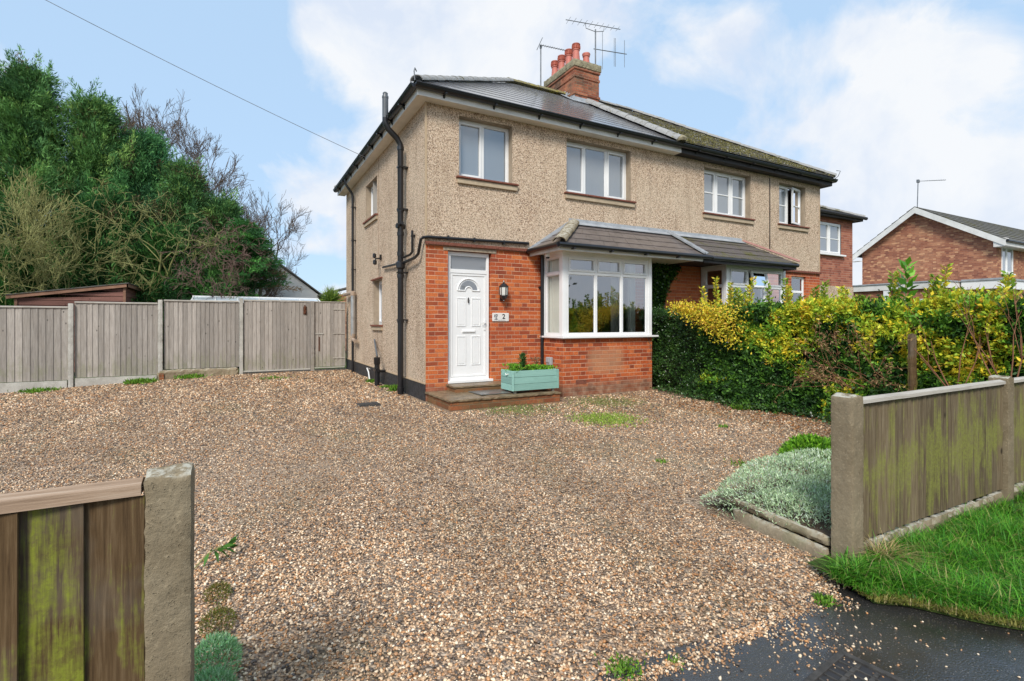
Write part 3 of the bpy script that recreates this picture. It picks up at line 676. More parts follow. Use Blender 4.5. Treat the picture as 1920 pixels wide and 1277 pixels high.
b = MB(); b.quad((XP + e, 4.0, 0), (XR - e, 4.0, 0), (XR - e, 4.0, 5.2), (XP + e, 4.0, 5.2)); b.quad((XP + e, .23, 2.72), (XR - e, .23, 2.72), (XR - e, 4, 2.72), (XP + e, 4, 2.72)); b.quad((9.3, .1, 0), (9.3, 4, 0), (9.3, 4, 5.2), (9.3, .25, 5.2)); b.build('room_wall', M['room'], HR)
b = MB(); b.quad((XP + e, .15, .30), (XR - e, .15, .30), (XR - e, 4, .30), (XP + e, 4, .30)); b.quad((N1 + e, BF + .1, .30), (N2 - e, BF + .1, .30), (N2 - e, .15, .30), (N1 + e, .15, .30)); b.build('room_floor', M['carpet'], HR)

# upper windows
o = window(HL, 'y', RD - .05, .62, 1.70, ZS + .01, ZL, [(1, True), (1.05, False)], label='two-light white window above the front door'); sill_front(o, .62, 1.70, 0, ZS)
o = window(HL, 'y', RD - .05, 2.93, 4.60, ZS + .01, ZL, [(1, True), (1.15, False), (1, True)], label='three-light white window above the bay'); sill_front(o, 2.93, 4.60, 0, ZS)
o = window(HR, 'y', RD - .05, 6.86, 8.53, ZS + .01, ZL, [(1, True), (1.1, True), (1, True)], bar=.5, label='three-light white window with glazing bars'); sill_front(o, 6.86, 8.53, 0, ZS)
o = window(HR, 'y', RD - .05, 9.68, 10.82, ZS + .01, ZL, [(1, True), (1, True)], bar=.5, label='two-light white window with its right casement ajar', skip=((1, 0),)); sill_front(o, 9.68, 10.82, 0, ZS)
# the ajar casement, hinged on its right side
b = MB(); pb = MB(); hx, hy = 10.76, RD - .055; wd = .50; a_ = R(11)
def cs(u, z, d_): return (hx - math.cos(a_) * u - math.sin(a_) * d_ * 0, hy - math.sin(a_) * u - d_ * math.cos(a_), z)
za, zb = ZS + .065, ZL - .055
for u0, u1, z0, z1 in ((0, wd, za, za + .05), (0, wd, zb - .05, zb), (0, .05, za + .05, zb - .05), (wd - .05, wd, za + .05, zb - .05), (.05, wd - .05, (za + zb) / 2 - .014, (za + zb) / 2 + .014)):
    b.prism([cs(u0, z0, 0), cs(u1, z0, 0), cs(u1, z1, 0), cs(u0, z1, 0)], Vector(cs(0, 0, .045)) - Vector(cs(0, 0, 0)))
c_ = b.build('opening_sash', M['white'], o, bevel=.004); pb.quad(cs(.05, za + .05, .02), cs(wd - .05, za + .05, .02), cs(wd - .05, zb - .05, .02), cs(.05, zb - .05, .02)); pb.build('opening_pane', M['glass_up'], o)
# neighbour's little ground floor window, side windows
window(HR, 'y', .06, 10.2, 10.84, .9, 2.60, [(1, False)], rows=[2.18], glass='glass')
for (y0, y1, z0, z1), nm in zip(SW, ('side window under the eaves', 'small deep-set side window')):
    o = window(HL, 'x', RD - .07, y0, y1, z0, z1, [(1, True)], label='small white ' + nm)
    b = MB(); b.box(-.07, .1, y0 - .10, y1 + .08, z0 - .035, z0); b.build('sill', M['tile_red'], o); b = MB(); b.box(-.045, .0, y0 - .08, y1 + .07, z0 - .12, z0 - .037); b.build('sill_band', M['stone'], o)
b = MB(); b.box(-.05, .0, 2.95, 3.9, 2.345, 2.375); b.build('drip_tile', M['tile_red'], wall)

# front door
dr = MB(); Y = .085; dx0, dx1, dz0, dz1 = DX0 + .075, DX1 - .065, .37, 2.24
dr.box(dx0, dx1, Y, Y + .045, dz0, dz1)
def mould(b, x0, x1, z0, z1, w_=.018, p=.010, yy=Y):
    for q in ((x0, x1, z0, z0 + w_), (x0, x1, z1 - w_, z1), (x0, x0 + w_, z0 + w_, z1 - w_), (x1 - w_, x1, z0 + w_, z1 - w_)):
        b.box(q[0], q[1], yy - p, yy + .001, q[2], q[3])
mould(dr, dx0 + .006, dx1 - .006, dz0 + .006, dz1 - .006, .035, .012)
cxd = (dx0 + dx1) / 2
for s_ in (-1, 1):
    xa, xb = (cxd - .235, cxd - .055) if s_ < 0 else (cxd + .055, cxd + .235)
    for za_, zb_ in ((.58, 1.11), (1.28, 1.80)):
        mould(dr, xa, xb, za_, zb_); dr.box(xa + .03, xb - .03, Y - .007, Y + .001, za_ + .03, zb_ - .03)
# arched fanlight moulding
def arc(cx, cz, r, a0, a1, k): return [(cx + r * math.cos(a0 + (a1 - a0) * i / k), cz + r * math.sin(a0 + (a1 - a0) * i / k)) for i in range(k + 1)]
cz_ = 1.93; ro = .215
P_ = arc(cxd, cz_, ro, 0, math.pi, 24)
dr.tube([(x, Y - .004, z) for x, z in P_], .013, 8)
dr.tube([(cxd - ro, Y - .004, cz_), (cxd - .07, Y - .004, cz_)] + [(x, Y - .004, z) for x, z in reversed(arc(cxd, cz_, .07, 0, math.pi, 10))][1:-1] + [(cxd + .07, Y - .004, cz_), (cxd + ro, Y - .004, cz_)], .013, 8)
door = dr.build('door', M['white'], HL, bevel=.003, label='white panelled front door with an arched fanlight')
ar = arc(cxd, cz_ + .015, ro - .045, 0, math.pi, 24); inn = list(reversed(arc(cxd, cz_ + .015, .075, 0, math.pi, 12)))
b = MB(); vs = [(x, Y - .006, z) for x, z in ar]; us = [(x, Y - .006, z) for x, z in reversed(arc(cxd, cz_ + .015, .075, 0, math.pi, 24))][::-1]
b.add(vs + us, [(i, i + 1, 25 + i + 1, 25 + i) for i in range(24)]); b.build('fanlight', M['glass_fr'], door)
b = MB(); b.box(cxd - .13, cxd + .13, Y - .018, Y - .001, 1.17, 1.215); b.box(cxd - .115, cxd + .115, Y - .024, Y - .018, 1.18, 1.205); b.build('letterbox', M['white'], door, bevel=.004)
b = MB(); vs = [(cxd - .01 + .014 * math.cos(t), Y - .012 - .012 * 0, 1.755 + .052 * math.sin(t)) for t in np.linspace(0, 6.283, 17)[:-1]]
b.prism(vs[::-1], (0, -.014, 0)); b.build('door_knocker', M['iron'], door)
b = MB(); b.box(dx1 - .055, dx1 - .02, Y - .022, Y - .010, 1.21, 1.40); b.tube([(dx1 - .037, Y - .02, 1.35), (dx1 - .037, Y - .055, 1.35), (dx1 - .12, Y - .055, 1.35)], .009, 8); b.build('handle', M['white'], door, bevel=.003)
b = MB(); b.tube([(dx1 - .037, Y - .024, 1.27), (dx1 - .037, Y - .010, 1.27)], .010, 8); b.build('lock', M['metal'], door)
fr = MB(); fx0, fx1 = DX0, DX1 - .02
fr.box(fx0, dx0, Y - .02, Y + .06, .30, 2.62); fr.box(dx1, fx1, Y - .02, Y + .06, .30, 2.62)
fr.box(dx0, dx1, Y - .02, Y + .06, 2.55, 2.62); fr.box(dx0, dx1, Y - .02, Y + .06, dz1, 2.31); fr.box(dx0, dx1, Y - .02, Y + .06, .30, dz0)
fr.box(fx0, fx1 + .05, Y - .105, Y - .02, .275, .32)
fo = fr.build('door_frame', M['white'], HL, bevel=.004)
b = MB(); b.quad((dx0, Y + .02, 2.31), (dx1, Y + .02, 2.31), (dx1, Y + .02, 2.55), (dx0, Y + .02, 2.55)); b.build('pane', M['glass_fr'], fo)
b = MB(); b.box(DX0 - .2, DX1 + .2, .35, .37, .1, 2.68); b.build('hall_lining', M['room'], HL)

# steps: lower platform and upper tread
def brickstep(x0, x1, y0, y1, z0, z1, cap):
    b = MB(); b.box(x0 + .02, x1 - .02, y0 + .02, y1, z0, z1 - cap); return b
st = rough_block(-.02, 2.04, -1.15, -.003, .125, .165, .05, .005).build('doorstep', M['steptop'], HL, smooth=False)
brickstep(-.0, 2.04, -1.14, -.003, -.3, .124, 0).build('step_side', M['brick_step'], st)
b = rough_block(.36, 1.42, -.42, -.003, .235, .272, .05, .004); st2 = b.build('door_tread', M['steptop'], HL)
brickstep(.37, 1.42, -.42, -.003, .16, .234, 0).build('tread_side', M['brick_step'], st2)
b = MB(); b.prism([(.62, -.95, .174), (1.55, -.90, .174), (1.5, -.52, .174), (.60, -.46, .174)], (0, 0, .012)); b.build('slate_patch', plain('wet_slate_slab', (.15, .15, .14), .3, .3, 6), st)

# eaves: soffit, fascia, gutter
def eaves(par, x0, x1, msof, mfas, left, right):
    o = .20; b = MB(); xa = -o if left else x0; xb = XR + o if right else x1
    b.box(xa, xb, -o, -.001, 5.155, 5.165)
    if left: b.box(-o, -.001, -.001, YB + o, 5.155, 5.165)
    if right: b.box(XR + .001, XR + o, -.001, YB + o, 5.155, 5.165)
    b.build('soffit', msof, par)
    b = MB(); b.box(xa - (.02 if left else 0), xb + (.02 if right else 0), -o - .02, -o - .001, 5.15, 5.325)
    if left: b.box(-o - .02, -o - .001, -o, YB + o, 5.145, 5.325)
    if right: b.box(XR + o + .001, XR + o + .02, -o, YB + o, 5.145, 5.325)
    b.build('fascia', mfas, par)
    b = MB(); cc = -o - .075
    def gut(p, q, nn):
        p = Vector(p); q = Vector(q); nn = Vector(nn); r = .070; k = 8
        pr = [(math.cos(math.pi + math.pi * i / k) * r, math.sin(math.pi + math.pi * i / k) * r) for i in range(k + 1)]
        vs = [p + nn * a_ + Vector((0, 0, c_)) for a_, c_ in pr] + [q + nn * a_ + Vector((0, 0, c_)) for a_, c_ in pr]; m_ = k + 1
        b.add(vs, [(i, i + 1, i + 1 + m_, i + m_) for i in range(k)] + [tuple(range(m_)), tuple(range(m_, 2 * m_))[::-1]])
        b.tube([p + nn * r, q + nn * r], .008, 5)
    zg = 5.305
    gut((xa - (.075 if left else 0), cc, zg), (xb + (.075 if right else 0), cc, zg), (0, -1, 0))
    if left: gut((-o - .075, cc, zg), (-o - .075, YB + .2, zg), (-1, 0, 0))
    if right: gut((XR + o + .075, cc, zg), (XR + o + .075, YB + .2, zg), (1, 0, 0))
    x = xa + .45
    while x < xb:
        b.box(x - .016, x + .016, cc - .074, -o - .02, zg - .082, zg - .068); b.prism([(x - .016, -o - .022, zg - .06), (x - .016, -o - .022, zg - .125), (x - .016, -o - .05, zg - .075)], (.032, 0, 0)); x += .95
    if left:
        y = .5
        while y < YB:
            b.box(-o - .141, -o - .02, y - .018, y + .018, zg - .085, zg - .058); b.prism([(-o - .022, y - .018, zg - .06), (-o - .022, y - .018, zg - .15), (-o - .08, y - .018, zg - .075)], (0, .036, 0)); y += .8
    b.build('gutter', M['black'], par, smooth=True)
eaves(HL, 0, 5.88, M['cream'], M['fasciaw'], True, False)
eaves(HR, 5.885, XR, M['blackwood'], M['blackwood'], False, True)

# roof: real courses of tiles, each lapping the one below
def slope(name, par, m, p_eave0, p_eave1, p_top0, p_top1, courses, th, tile_w, seed=0, jit=.003, bow=0.0):
    rs = random.Random(seed); a0, a1, t0, t1 = map(Vector, (p_eave0, p_eave1, p_top0, p_top1))
    nn = (a1 - a0).cross((t0 + t1) / 2 - (a0 + a1) / 2).normalized()
    b = MB(); e0 = (a1 - a0).normalized()
    for i in range(courses):
        s0, s1 = i / courses, (i + 1) / courses
        L0, R0, L1, R1 = a0.lerp(t0, s0), a1.lerp(t1, s0), a0.lerp(t0, s1), a1.lerp(t1, s1)
        ln = (R0 - L0).length; k = max(1, int(round(ln / tile_w))); off = .5 * (i % 2)
        cuts = [0] + [(j + off) / k for j in range(1 - int(off > 0), k) if 0 < (j + off) / k < 1] + [1]
        for c0, c1 in zip(cuts, cuts[1:]):
            g = .0025 / max(ln, .1); u0, u1 = c0 + g, c1 - g
            h = th + rs.random() * jit; lw = min(.002, th * .3)
            A, B_, C_, D_ = L0.lerp(R0, u0), L0.lerp(R0, u1), L1.lerp(R1, u1), L1.lerp(R1, u0)
            A2, B2_ = A + nn * h, B_ + nn * h
            b.add([A, B_, B2_, A2, C_ + nn * lw, D_ + nn * lw], [(0, 1, 2, 3), (3, 2, 4, 5), (0, 3, 5), (1, 4, 2)])
    return b.build(name, m, par)
o = OV; dn = .02
ap1, ap2 = (3.62, 3.62, RZ), (7.86, 3.62, RZ)
yb = YB + o
def under(par, pts, m=M['dark']):
    b = MB(); b.poly([(p[0], p[1], p[2] - .03) for p in pts]); return b.build('roof_underside', m, par)
rl = slope('roof', HL, M['slate'], (-o, -o, EZ), (XP, -o, EZ), ap1, (XP, 3.62, RZ), 12, .0085, 40, 1, jit=.0)
slope('side_slope', rl, M['slate'], (-o, yb, EZ), (-o, -o, EZ), ap1, ap1, 12, .0085, 40, 2, jit=.0)
slope('rear_slope', rl, M['slate'], (XP, yb, EZ), (-o, yb, EZ), (XP, 3.62, RZ), ap1, 12, .012, .6, 3)
rr = slope('roof', HR, M['roof_moss'], (XP, -o, EZ + .03), (XR + o, -o, EZ + .03), (XP, 3.62, RZ + .05), (ap2[0], 3.62, RZ + .05), 13, .034, .33, 4, jit=.014)
slope('side_slope', rr, M['roof_moss'], (XR + o, -o, EZ + .03), (XR + o, yb, EZ + .03), (ap2[0], 3.62, RZ + .05), (ap2[0], 3.62, RZ + .05), 13, .034, .33, 5, jit=.014)
slope('rear_slope', rr, M['roof_moss'], (XR + o, yb, EZ + .03), (XP, yb, EZ + .03), (ap2[0], 3.62, RZ + .05), (XP, 3.62, RZ + .05), 8, .034, .6, 6)
for par, pts in ((rl, [(-o, -o, EZ), (XP, -o, EZ), (XP, 3.62, RZ), ap1]), (rr, [(XP, -o, EZ), (XR + o, -o, EZ), ap2, (XP, 3.62, RZ)]), (rl, [(-o, yb, EZ), (-o, -o, EZ), ap1])): under(par, pts)
def ridge(name, par, m, p, q, r, seg, lift=.02, flat=.75, seed=3, endcap=False):
    rs = random.Random(seed); p = Vector(p); q = Vector(q); d_ = (q - p); L = d_.length; d_.normalize(); k = max(1, round(L / seg)); b = MB()
    side = d_.cross(Vector((0, 0, 1))).normalized(); up = side.cross(d_).normalized(); up = up if up.z > 0 else -up
    for i in range(k):
        s0 = L * i / k; s1 = L * (i + 1) / k + .015; rr_ = r * (1 + .05 * rs.random()); lf = lift + .008 * rs.random(); th = .016
        ring = []
        for s_, r_ in ((s0, rr_ * 1.06), (s1, rr_ * .96)):
            for rad in (r_, r_ - th):
                ring.append([p + d_ * s_ + side * (math.cos(math.pi * j / 10) * rad) + up * (math.sin(math.pi * j / 10) * rad * flat + lf - r * .32) for j in range(11)])
        vs = sum(ring, []); fs = []
        for j in range(10):
            fs += [(j, j + 1, 22 + j + 1, 22 + j), (11 + j, 33 + j, 33 + j + 1, 11 + j + 1), (j, 11 + j, 11 + j + 1, j + 1), (22 + j, 22 + j + 1, 33 + j + 1, 33 + j)]
        fs += [(0, 22, 33, 11), (10, 21, 43, 32)]
        b.add(vs, fs)
    if endcap:
        b.tube([p - d_ * .02 + up * .0, p + d_ * .03], r * .6, 10)
    return b.build(name, m, par, smooth=True)
hb = (-o + .03, -o + .03, EZ + .03)
ridge('hip_tiles', rl, M['hiptile'], hb, (3.55, 3.55, RZ), .115, .33)
ridge('rear_hip_tiles', rl, M['hiptile'], (-o + .03, yb - .03, EZ + .03), (3.55, 3.68, RZ), .115, .33)
ridge('ridge_tiles', rl, M['ridge_yellow'], (3.5, 3.62, RZ + .03), (5.35, 3.62, RZ + .03), .12, .33)
ridge('party_tiles', rl, M['hiptile'], (XP, -o - .03, EZ + .055), (XP, 3.15, RZ - .23), .125, .40, flat=.8)
b = MB(); b.lathe((XP, -o - .03, EZ + .02), [(.0, .0), (.10, .0), (.12, .05), (.06, .12), (.0, .14)], 10); b.build('bedding_mortar', M['mortarcap'], rl)
ridge('ridge_tiles', rr, M['hiptile'], (6.1, 3.62, RZ + .08), (ap2[0] + .05, 3.62, RZ + .08), .12, .33)
ridge('hip_tiles', rr, M['hiptile'], (XR + o, -o, EZ + .06), (ap2[0], 3.6, RZ + .07), .115, .33)
b = MB(); b.tube([(-o - .01, -o - .01, EZ), (-o - .03, -o - .03, EZ + .14), (-o - .01, -o - .01, EZ + .20), (-o + .03, -o + .03, EZ + .17)], .010, 6); b.build('hip_iron', M['metal'], rl)
b = MB(); b.tube([(XR + o, -o, EZ), (XR + o + .05, -o - .05, EZ + .06), (XR + o + .09, -o - .09, EZ + .2), (XR + o + .02, -o - .02, EZ + .22)], .010, 6); b.build('hip_iron', M['metal'], rr)
# moss cushions along the neighbour's slope
k = 1500; u = rng.random(k); v = rng.random(k); X = XP + u * (XR + o - XP); Yy = -o + v * 3.8
ok = (X < XR + o - (Yy + o) * .98 - .1) & (rng.random(k) < .75); X, Yy = X[ok], Yy[ok]; Zz = EZ + .05 + (Yy + o) * (RZ - EZ) / 3.89
P = np.stack([X, Yy, Zz], 1); V = []; 
cc = rng.integers(0, len(P), 14000); Q = P[cc] + rng.normal(size=(14000, 3)) * np.array([.05, .05, .0]); Q[:, 2] += (Q[:, 1] - P[cc][:, 1]) * .63
leaves('moss', M['needle'], Q, rng.normal(size=(14000, 3)) * .5 + np.array([0, -.3, .8]), .035 * (.5 + rng.random(14000)), .03, palette(14000, [(.19, .17, .06), (.28, .25, .09), (.12, .11, .05), (.40, .39, .33)], [3, 2, 2, 1]), rr)

# canopy roof running across both bays
CE, CT, CY0 = 2.735, 3.35, -1.05
cl = B1 - .30; cr_ = N2 - .04
tl = 1.03
cm = 5.68
br_ = slope('bay_roof', HL, M['bayroof'], (cl, CY0, CE), (cm, CY0, CE), (cl + tl, 0, CT), (cm, 0, CT), 4, .010, .34, 11, jit=.002)
slope('bay_roof_end', br_, M['bayroof'], (cl, 0, CE), (cl, CY0, CE), (cl + tl, 0, CT), (cl + tl, 0, CT), 4, .010, .34, 12)
brr = slope('bay_roof', HR, M['bayroof_moss'], (cm + .02, CY0, CE), (cr_, CY0, CE), (cm + .02, 0, CT), (cr_ - .62, 0, CT), 4, .014, .34, 13, jit=.006)
slope('bay_roof_end', brr, M['bayroof_moss'], (cr_, CY0, CE), (cr_, 0, CE), (cr_ - .62, 0, CT), (cr_ - .62, 0, CT), 4, .014, .34, 14)
ridge('bay_hip_tiles', br_, M['conc'], (cl + .02, CY0 + .02, CE + .04), (cl + tl - .02, -.06, CT), .12, .42, flat=.7)
ridge('bay_hip_tiles', brr, M['redhip'], (cr_ + .02, CY0 - .02, CE + .04), (cr_ - .62 + .02, -.04, CT + .01), .065, .5, flat=.7)
b = MB()   # lead flashings against the wall and the strip between the two roofs
x = cl + tl - .1
while x < cr_ - .66:
    x2 = min(x + .9, cr_ - .64); dz_ = .012 * random.random(); par_ = 0
    b.prism([(x, -.003, CT + .085 + dz_), (x, -.003, CT + .01), (x, -.15, CT - .055), (x, -.155, CT - .045), (x, -.02, CT + .03), (x, -.018, CT + .085 + dz_)], (x2 - x - .004, 0, 0)); x = x2
b.prism([(cl - .02, -.003, CE + .03), (cl + tl, -.003, CT + .1), (cl + tl, -.02, CT + .1), (cl - .02, -.02, CE + .03)], (0, -.012, -.09))
b.build('lead_flashing', M['lead'], br_)
b = MB(); sl_ = Vector((0, -CY0, CT - CE)).normalized(); nn = Vector((0, -(CT - CE), -CY0)).normalized()
for dx_ in (-.055, .03):
    p0 = Vector((cm + dx_, CY0 - .02, CE + .02)) + nn * .015; b.prism([p0, p0 + Vector((.03, 0, 0)), p0 + Vector((.03, 0, 0)) + sl_ * 1.2, p0 + sl_ * 1.2], nn * .035)
p0 = Vector((cm - .05, CY0 - .02, CE + .02)) + nn * .012; b.prism([p0, p0 + Vector((.1, 0, 0)), p0 + Vector((.1, 0, 0)) + sl_ * 1.2, p0 + sl_ * 1.2], nn * .018); b.build('lead_strip', M['lead'], br_)
b = MB(); b.box(cl + .05, cm - .03, CY0 + .05, -.002, 2.655, 2.67); b.build('bay_soffit', M['cream'], br_)
b = MB(); b.box(cl + .03, cm - .03, CY0 + .03, CY0 + .049, 2.62, 2.735); b.box(cl + .03, cl + .049, CY0 + .049, -.002, 2.62, 2.735); b.build('bay_fascia', M['fasciaw'], br_)
b = MB(); b.box(cm - .02, cr_ - .05, CY0 + .05, -.002, 2.655, 2.67); b.box(cm - .02, cr_ - .02, CY0 + .02, CY0 + .049, 2.60, 2.735); b.box(cr_ - .049, cr_ - .02, CY0 + .049, -.002, 2.60, 2.735); b.build('bay_fascia', M['blackwood'], brr)
b = MB()
for j, (p, q) in enumerate((((cl - .03, CY0 - .03, 2.71), (cm + .15, CY0 - .03, 2.71)), ((cl - .03, CY0 - .03, 2.71), (cl - .03, .0 - .02, 2.71)))): b.tube([p, q], .045, 10)
x = cl + .3
while x < cm: b.box(x - .02, x + .02, CY0 - .06, CY0 + .03, 2.645, 2.67); x += .85
b.tube([(B1 - .02, -.05, 2.70), (B1 - .02, -.05, .17)], .036, 12); b.box(B1 - .08, B1 + .01, -.05, -.001, 2.02, 2.05); b.build('bay_downpipe', M['black'], br_, smooth=True)
b = MB(); b.tube([(cm + .2, CY0 - .0, 2.70), (cr_ + .0, CY0 - .0, 2.70)], .045, 10); b.build('bay_gutter', M['black'], brr, smooth=True)
b = MB(); b.tube([(-.05, -.035, 2.81), (.02, -.04, 2.825), (2.03, -.04, 2.86)], .026, 10)
b.tube([(-.05, -.035, 2.81), (-.07, .05, 2.79), (-.08, .16, 2.55), (-.09, .32, 2.50), (-.10, .95, 2.48)], .026, 10)
for x in (.4, .9, 1.5): b.box(x - .015, x + .015, -.06, -.001, 2.80, 2.88)
b.build('waste_pipe', M['black'], HL, smooth=True)

# soil stack, waste pipes, rear downpipe
SY = 1.08
b = MB(); b.tube([(-.13, SY, -.1), (-.13, SY, 4.72), (-.20, SY, 4.84), (-.36, SY, 4.98), (-.42, SY, 5.10), (-.42, SY, 5.22)], .056, 14)
for z in (.05, 1.35, 2.20, 2.62, 3.0, 3.45, 4.62): b.lathe((-.13, SY, z), [(.056, 0), (.066, 0), (.066, .07), (.056, .07)], 14)
b.lathe((-.13, SY, 2.36), [(.056, 0), (.085, .03), (.085, .13), (.056, .16)], 14)
for z in (1.4, 2.3, 3.5, 4.3): b.box(-.19, -.001, SY - .07, SY + .07, z - .012, z + .012)
b.tube([(-.21, SY - .02, 3.18), (-.13, SY, 3.18), (-.05, SY + .02, 3.18)], .05, 14); b.tube([(-.14, SY - .14, 3.22), (-.13, SY + .1, 3.18)], .035, 12)
sp_ = b.build('soil_pipe', M['black'], HL, smooth=True)
b = MB(); b.tube([(-.42, SY, 5.18), (-.42, SY, 5.55)], .056, 14); b.lathe((-.42, SY, 5.55), [(.062, 0), (.062, .03), (.045, .06), (.05, .09), (.03, .11)], 12); b.build('vent_cowl', M['grey_pipe'], sp_, smooth=True)
b = MB(); b.tube([(-.05, 2.72, 2.56), (-.06, 1.7, 2.52), (-.12, 1.12, 2.50)], .024, 10); b.tube([(-.05, .60, 3.03), (-.05, .60, 2.64), (-.06, .70, 2.60), (-.10, 1.0, 2.58)], .022, 10); b.box(-.07, -.001, .57, .63, 2.92, 2.95); b.build('side_waste_pipe', M['black'], sp_, smooth=True)
b = MB(); b.tube([(-.275, 5.88, 5.27), (-.275, 5.88, 5.12), (-.10, 5.88, 4.88), (-.08, 5.88, 4.8), (-.08, 5.88, -.05)], .034, 12)
for z in (4.5, 3.6, 2.8, .9): b.box(-.12, -.001, 5.83, 5.93, z - .012, z + .012)
b.build('rear_downpipe', M['black'], HL, smooth=True)
b = MB(); b.tube([(-.10, 5.65, 1.05), (-.12, 5.65, .90), (-.12, 5.3, .86)], .05, 12); b.build('boiler_condensate_pipe', M['tan_pipe'], HL, smooth=True)
b = MB(); b.tube([(-.11, 5.70, 2.10), (-.11, 5.70, 1.0)], .062, 14); b.build('metal_duct', M['silverm'], HL, smooth=True)
b = MB(); b.tube([(-.11, 5.70, 2.16), (-.11, 6.9, 2.16)], .05, 12); b.lathe((-.11, 5.70, 2.07), [(.03, 0), (.07, .01), (.07, .1), (.0, .12)], 12); b.build('flue_pipe', M['tan_pipe'], HL, smooth=True)
b = MB(); b.tube([(-.20, 2.63, -.1), (-.20, 2.63, .52)], .055, 14); b.lathe((-.20, 2.63, .44), [(.056, 0), (.068, .02), (.07, .16), (.058, .16), (.05, .05)], 14); b.tube([(-.20, 2.56, .33), (-.20, 2.80, .33)], .05, 12)
b.tube([(-.20, 2.63, .30), (-.02, 2.63, .30)], .03, 10)
b.build('gully_pipe', M['black'], HL, smooth=True)
b = MB(); b.tube([(-.04, 3.55, .95), (-.14, 3.0, .80), (-.19, 2.66, .62)], .02, 8); b.build('sink_waste_pipe', M['grey_pipe'], HL, smooth=True)
b = MB(); b.tube([(-.02, 4.1, .22), (-.10, 4.05, .25), (-.12, 3.8, .18), (-.14, 3.6, .02)], .016, 8); b.build('overflow_pipe', M['white'], HL, smooth=True)

# ---------------------------------------------------------------- chimney
CX0, CX1, CY_0, CY_1 = 5.32, 6.16, 3.08, 4.56; ZT = 8.60
b = MB(); b.box(CX0, CX1, CY_0, CY_1, 6.8, 8.36); ch = b.build('chimney', M['brick_stack'], HL)
b = MB(); b.box(CX0 - .025, CX1 + .025, CY_0 - .025, CY_1 + .025, 7.66, 7.73); b.box(CX0 - .02, CX1 + .02, CY_0 - .02, CY_1 + .02, 8.14, 8.21); b.box(CX0 - .03, CX1 + .03, CY_0 - .03, CY_1 + .03, 8.36, 8.42); b.build('chimney_band', M['brick_stack'], ch, bevel=.004)
b = MB(); b.box(CX0 - .06, CX1 + .06, CY_0 - .06, CY_1 + .06, 8.42, 8.61)
rough_block(CX0 - .06, CX1 + .06, CY_0 - .06, CY_1 + .06, 8.42, 8.62, .06, .008).build('chimney_cap', M['mortarcap'], ch)
b = MB(); z = 8.61
b.add([(CX0, CY_0, z), (CX1, CY_0, z), (CX1, CY_1, z), (CX0, CY_1, z), (CX0 + .2, CY_0 + .2, z + .11), (CX1 - .2, CY_0 + .2, z + .11), (CX1 - .2, CY_1 - .2, z + .11), (CX0 + .2, CY_1 - .2, z + .11)], [(0, 1, 5, 4), (1, 2, 6, 5), (2, 3, 7, 6), (3, 0, 4, 7), (4, 5, 6, 7)])
b.build('flaunching', M['mortarcap'], ch)
def pot(x, y, s_=1.0, crown=True):
    b = MB(); b.lathe((x, y, 8.64), [(.115 * s_, 0), (.125 * s_, .05), (.11 * s_, .09), (.094 * s_, .28 * s_), (.092 * s_, .33 * s_), (.11 * s_, .35 * s_), (.108 * s_, .37 * s_)] + ([(.10 * s_, .375 * s_), (.07 * s_, .375 * s_)] if crown else [(.125 * s_, .41 * s_), (.12 * s_, .44 * s_), (.085 * s_, .43 * s_), (.08 * s_, .3 * s_)]), 20)
    p = b.build('chimney_pot', M['pot'], ch, smooth=True)
    if crown:
        b = MB(); b.lathe((x, y, 8.64 + .375 * s_), [(.103 * s_, 0), (.112 * s_, .02), (.112 * s_, .11 * s_), (.12 * s_, .12 * s_), (.12 * s_, .15 * s_), (.08 * s_, .15 * s_), (.078 * s_, .02)], 20)
        for i in range(12):
            a_ = i * math.pi / 6; b.box(x + math.cos(a_) * .113 * s_ - .01, x + math.cos(a_) * .113 * s_ + .01, y + math.sin(a_) * .113 * s_ - .01, y + math.sin(a_) * .113 * s_ + .01, 8.64 + .385 * s_, 8.64 + .48 * s_)
        b.build('chimney_pot_crown', M['potdark'], ch)
for y_ in (3.28, 3.63, 4.00, 4.36): pot(CX0 + .19, y_, .98)
pot(CX1 - .21, 3.40, .95, False); pot(CX1 - .25, 4.1, .9, False)
# stepped lead at the chimney foot
b = MB(); sr = (RZ - EZ) / 3.89
for i in range(5):
    y_ = CY_0 + .11 * i; zz_ = EZ + (y_ + o) * sr
    b.box(CX0 - .012, CX0 - .001, y_, y_ + .12, zz_ - .1, zz_ + .17)
for x_ in (CX0 - .02,): 
    zz_ = EZ + (CY_0 + o) * sr; b.box(CX0 - .02, CX1 + .02, CY_0 - .014, CY_0 - .001, zz_ - .2, zz_ + .13); b.prism([(CX0 - .16, CY_0 - .18, zz_ - .18 * sr + .03), (CX1 + .1, CY_0 - .18, zz_ - .18 * sr + .03), (CX1 + .1, CY_0, zz_ + .03), (CX0 - .16, CY_0, zz_ + .03)], (0, 0, .012))
    b.prism([(CX0 - .16, CY_0 - .0, zz_ + .03), (CX0, CY_0, zz_ + .03), (CX0, 3.6, RZ + .03), (CX0 - .16, 3.6, RZ + .03)], (0, 0, .012))
b.build('chimney_flashing', M['lead'], ch)

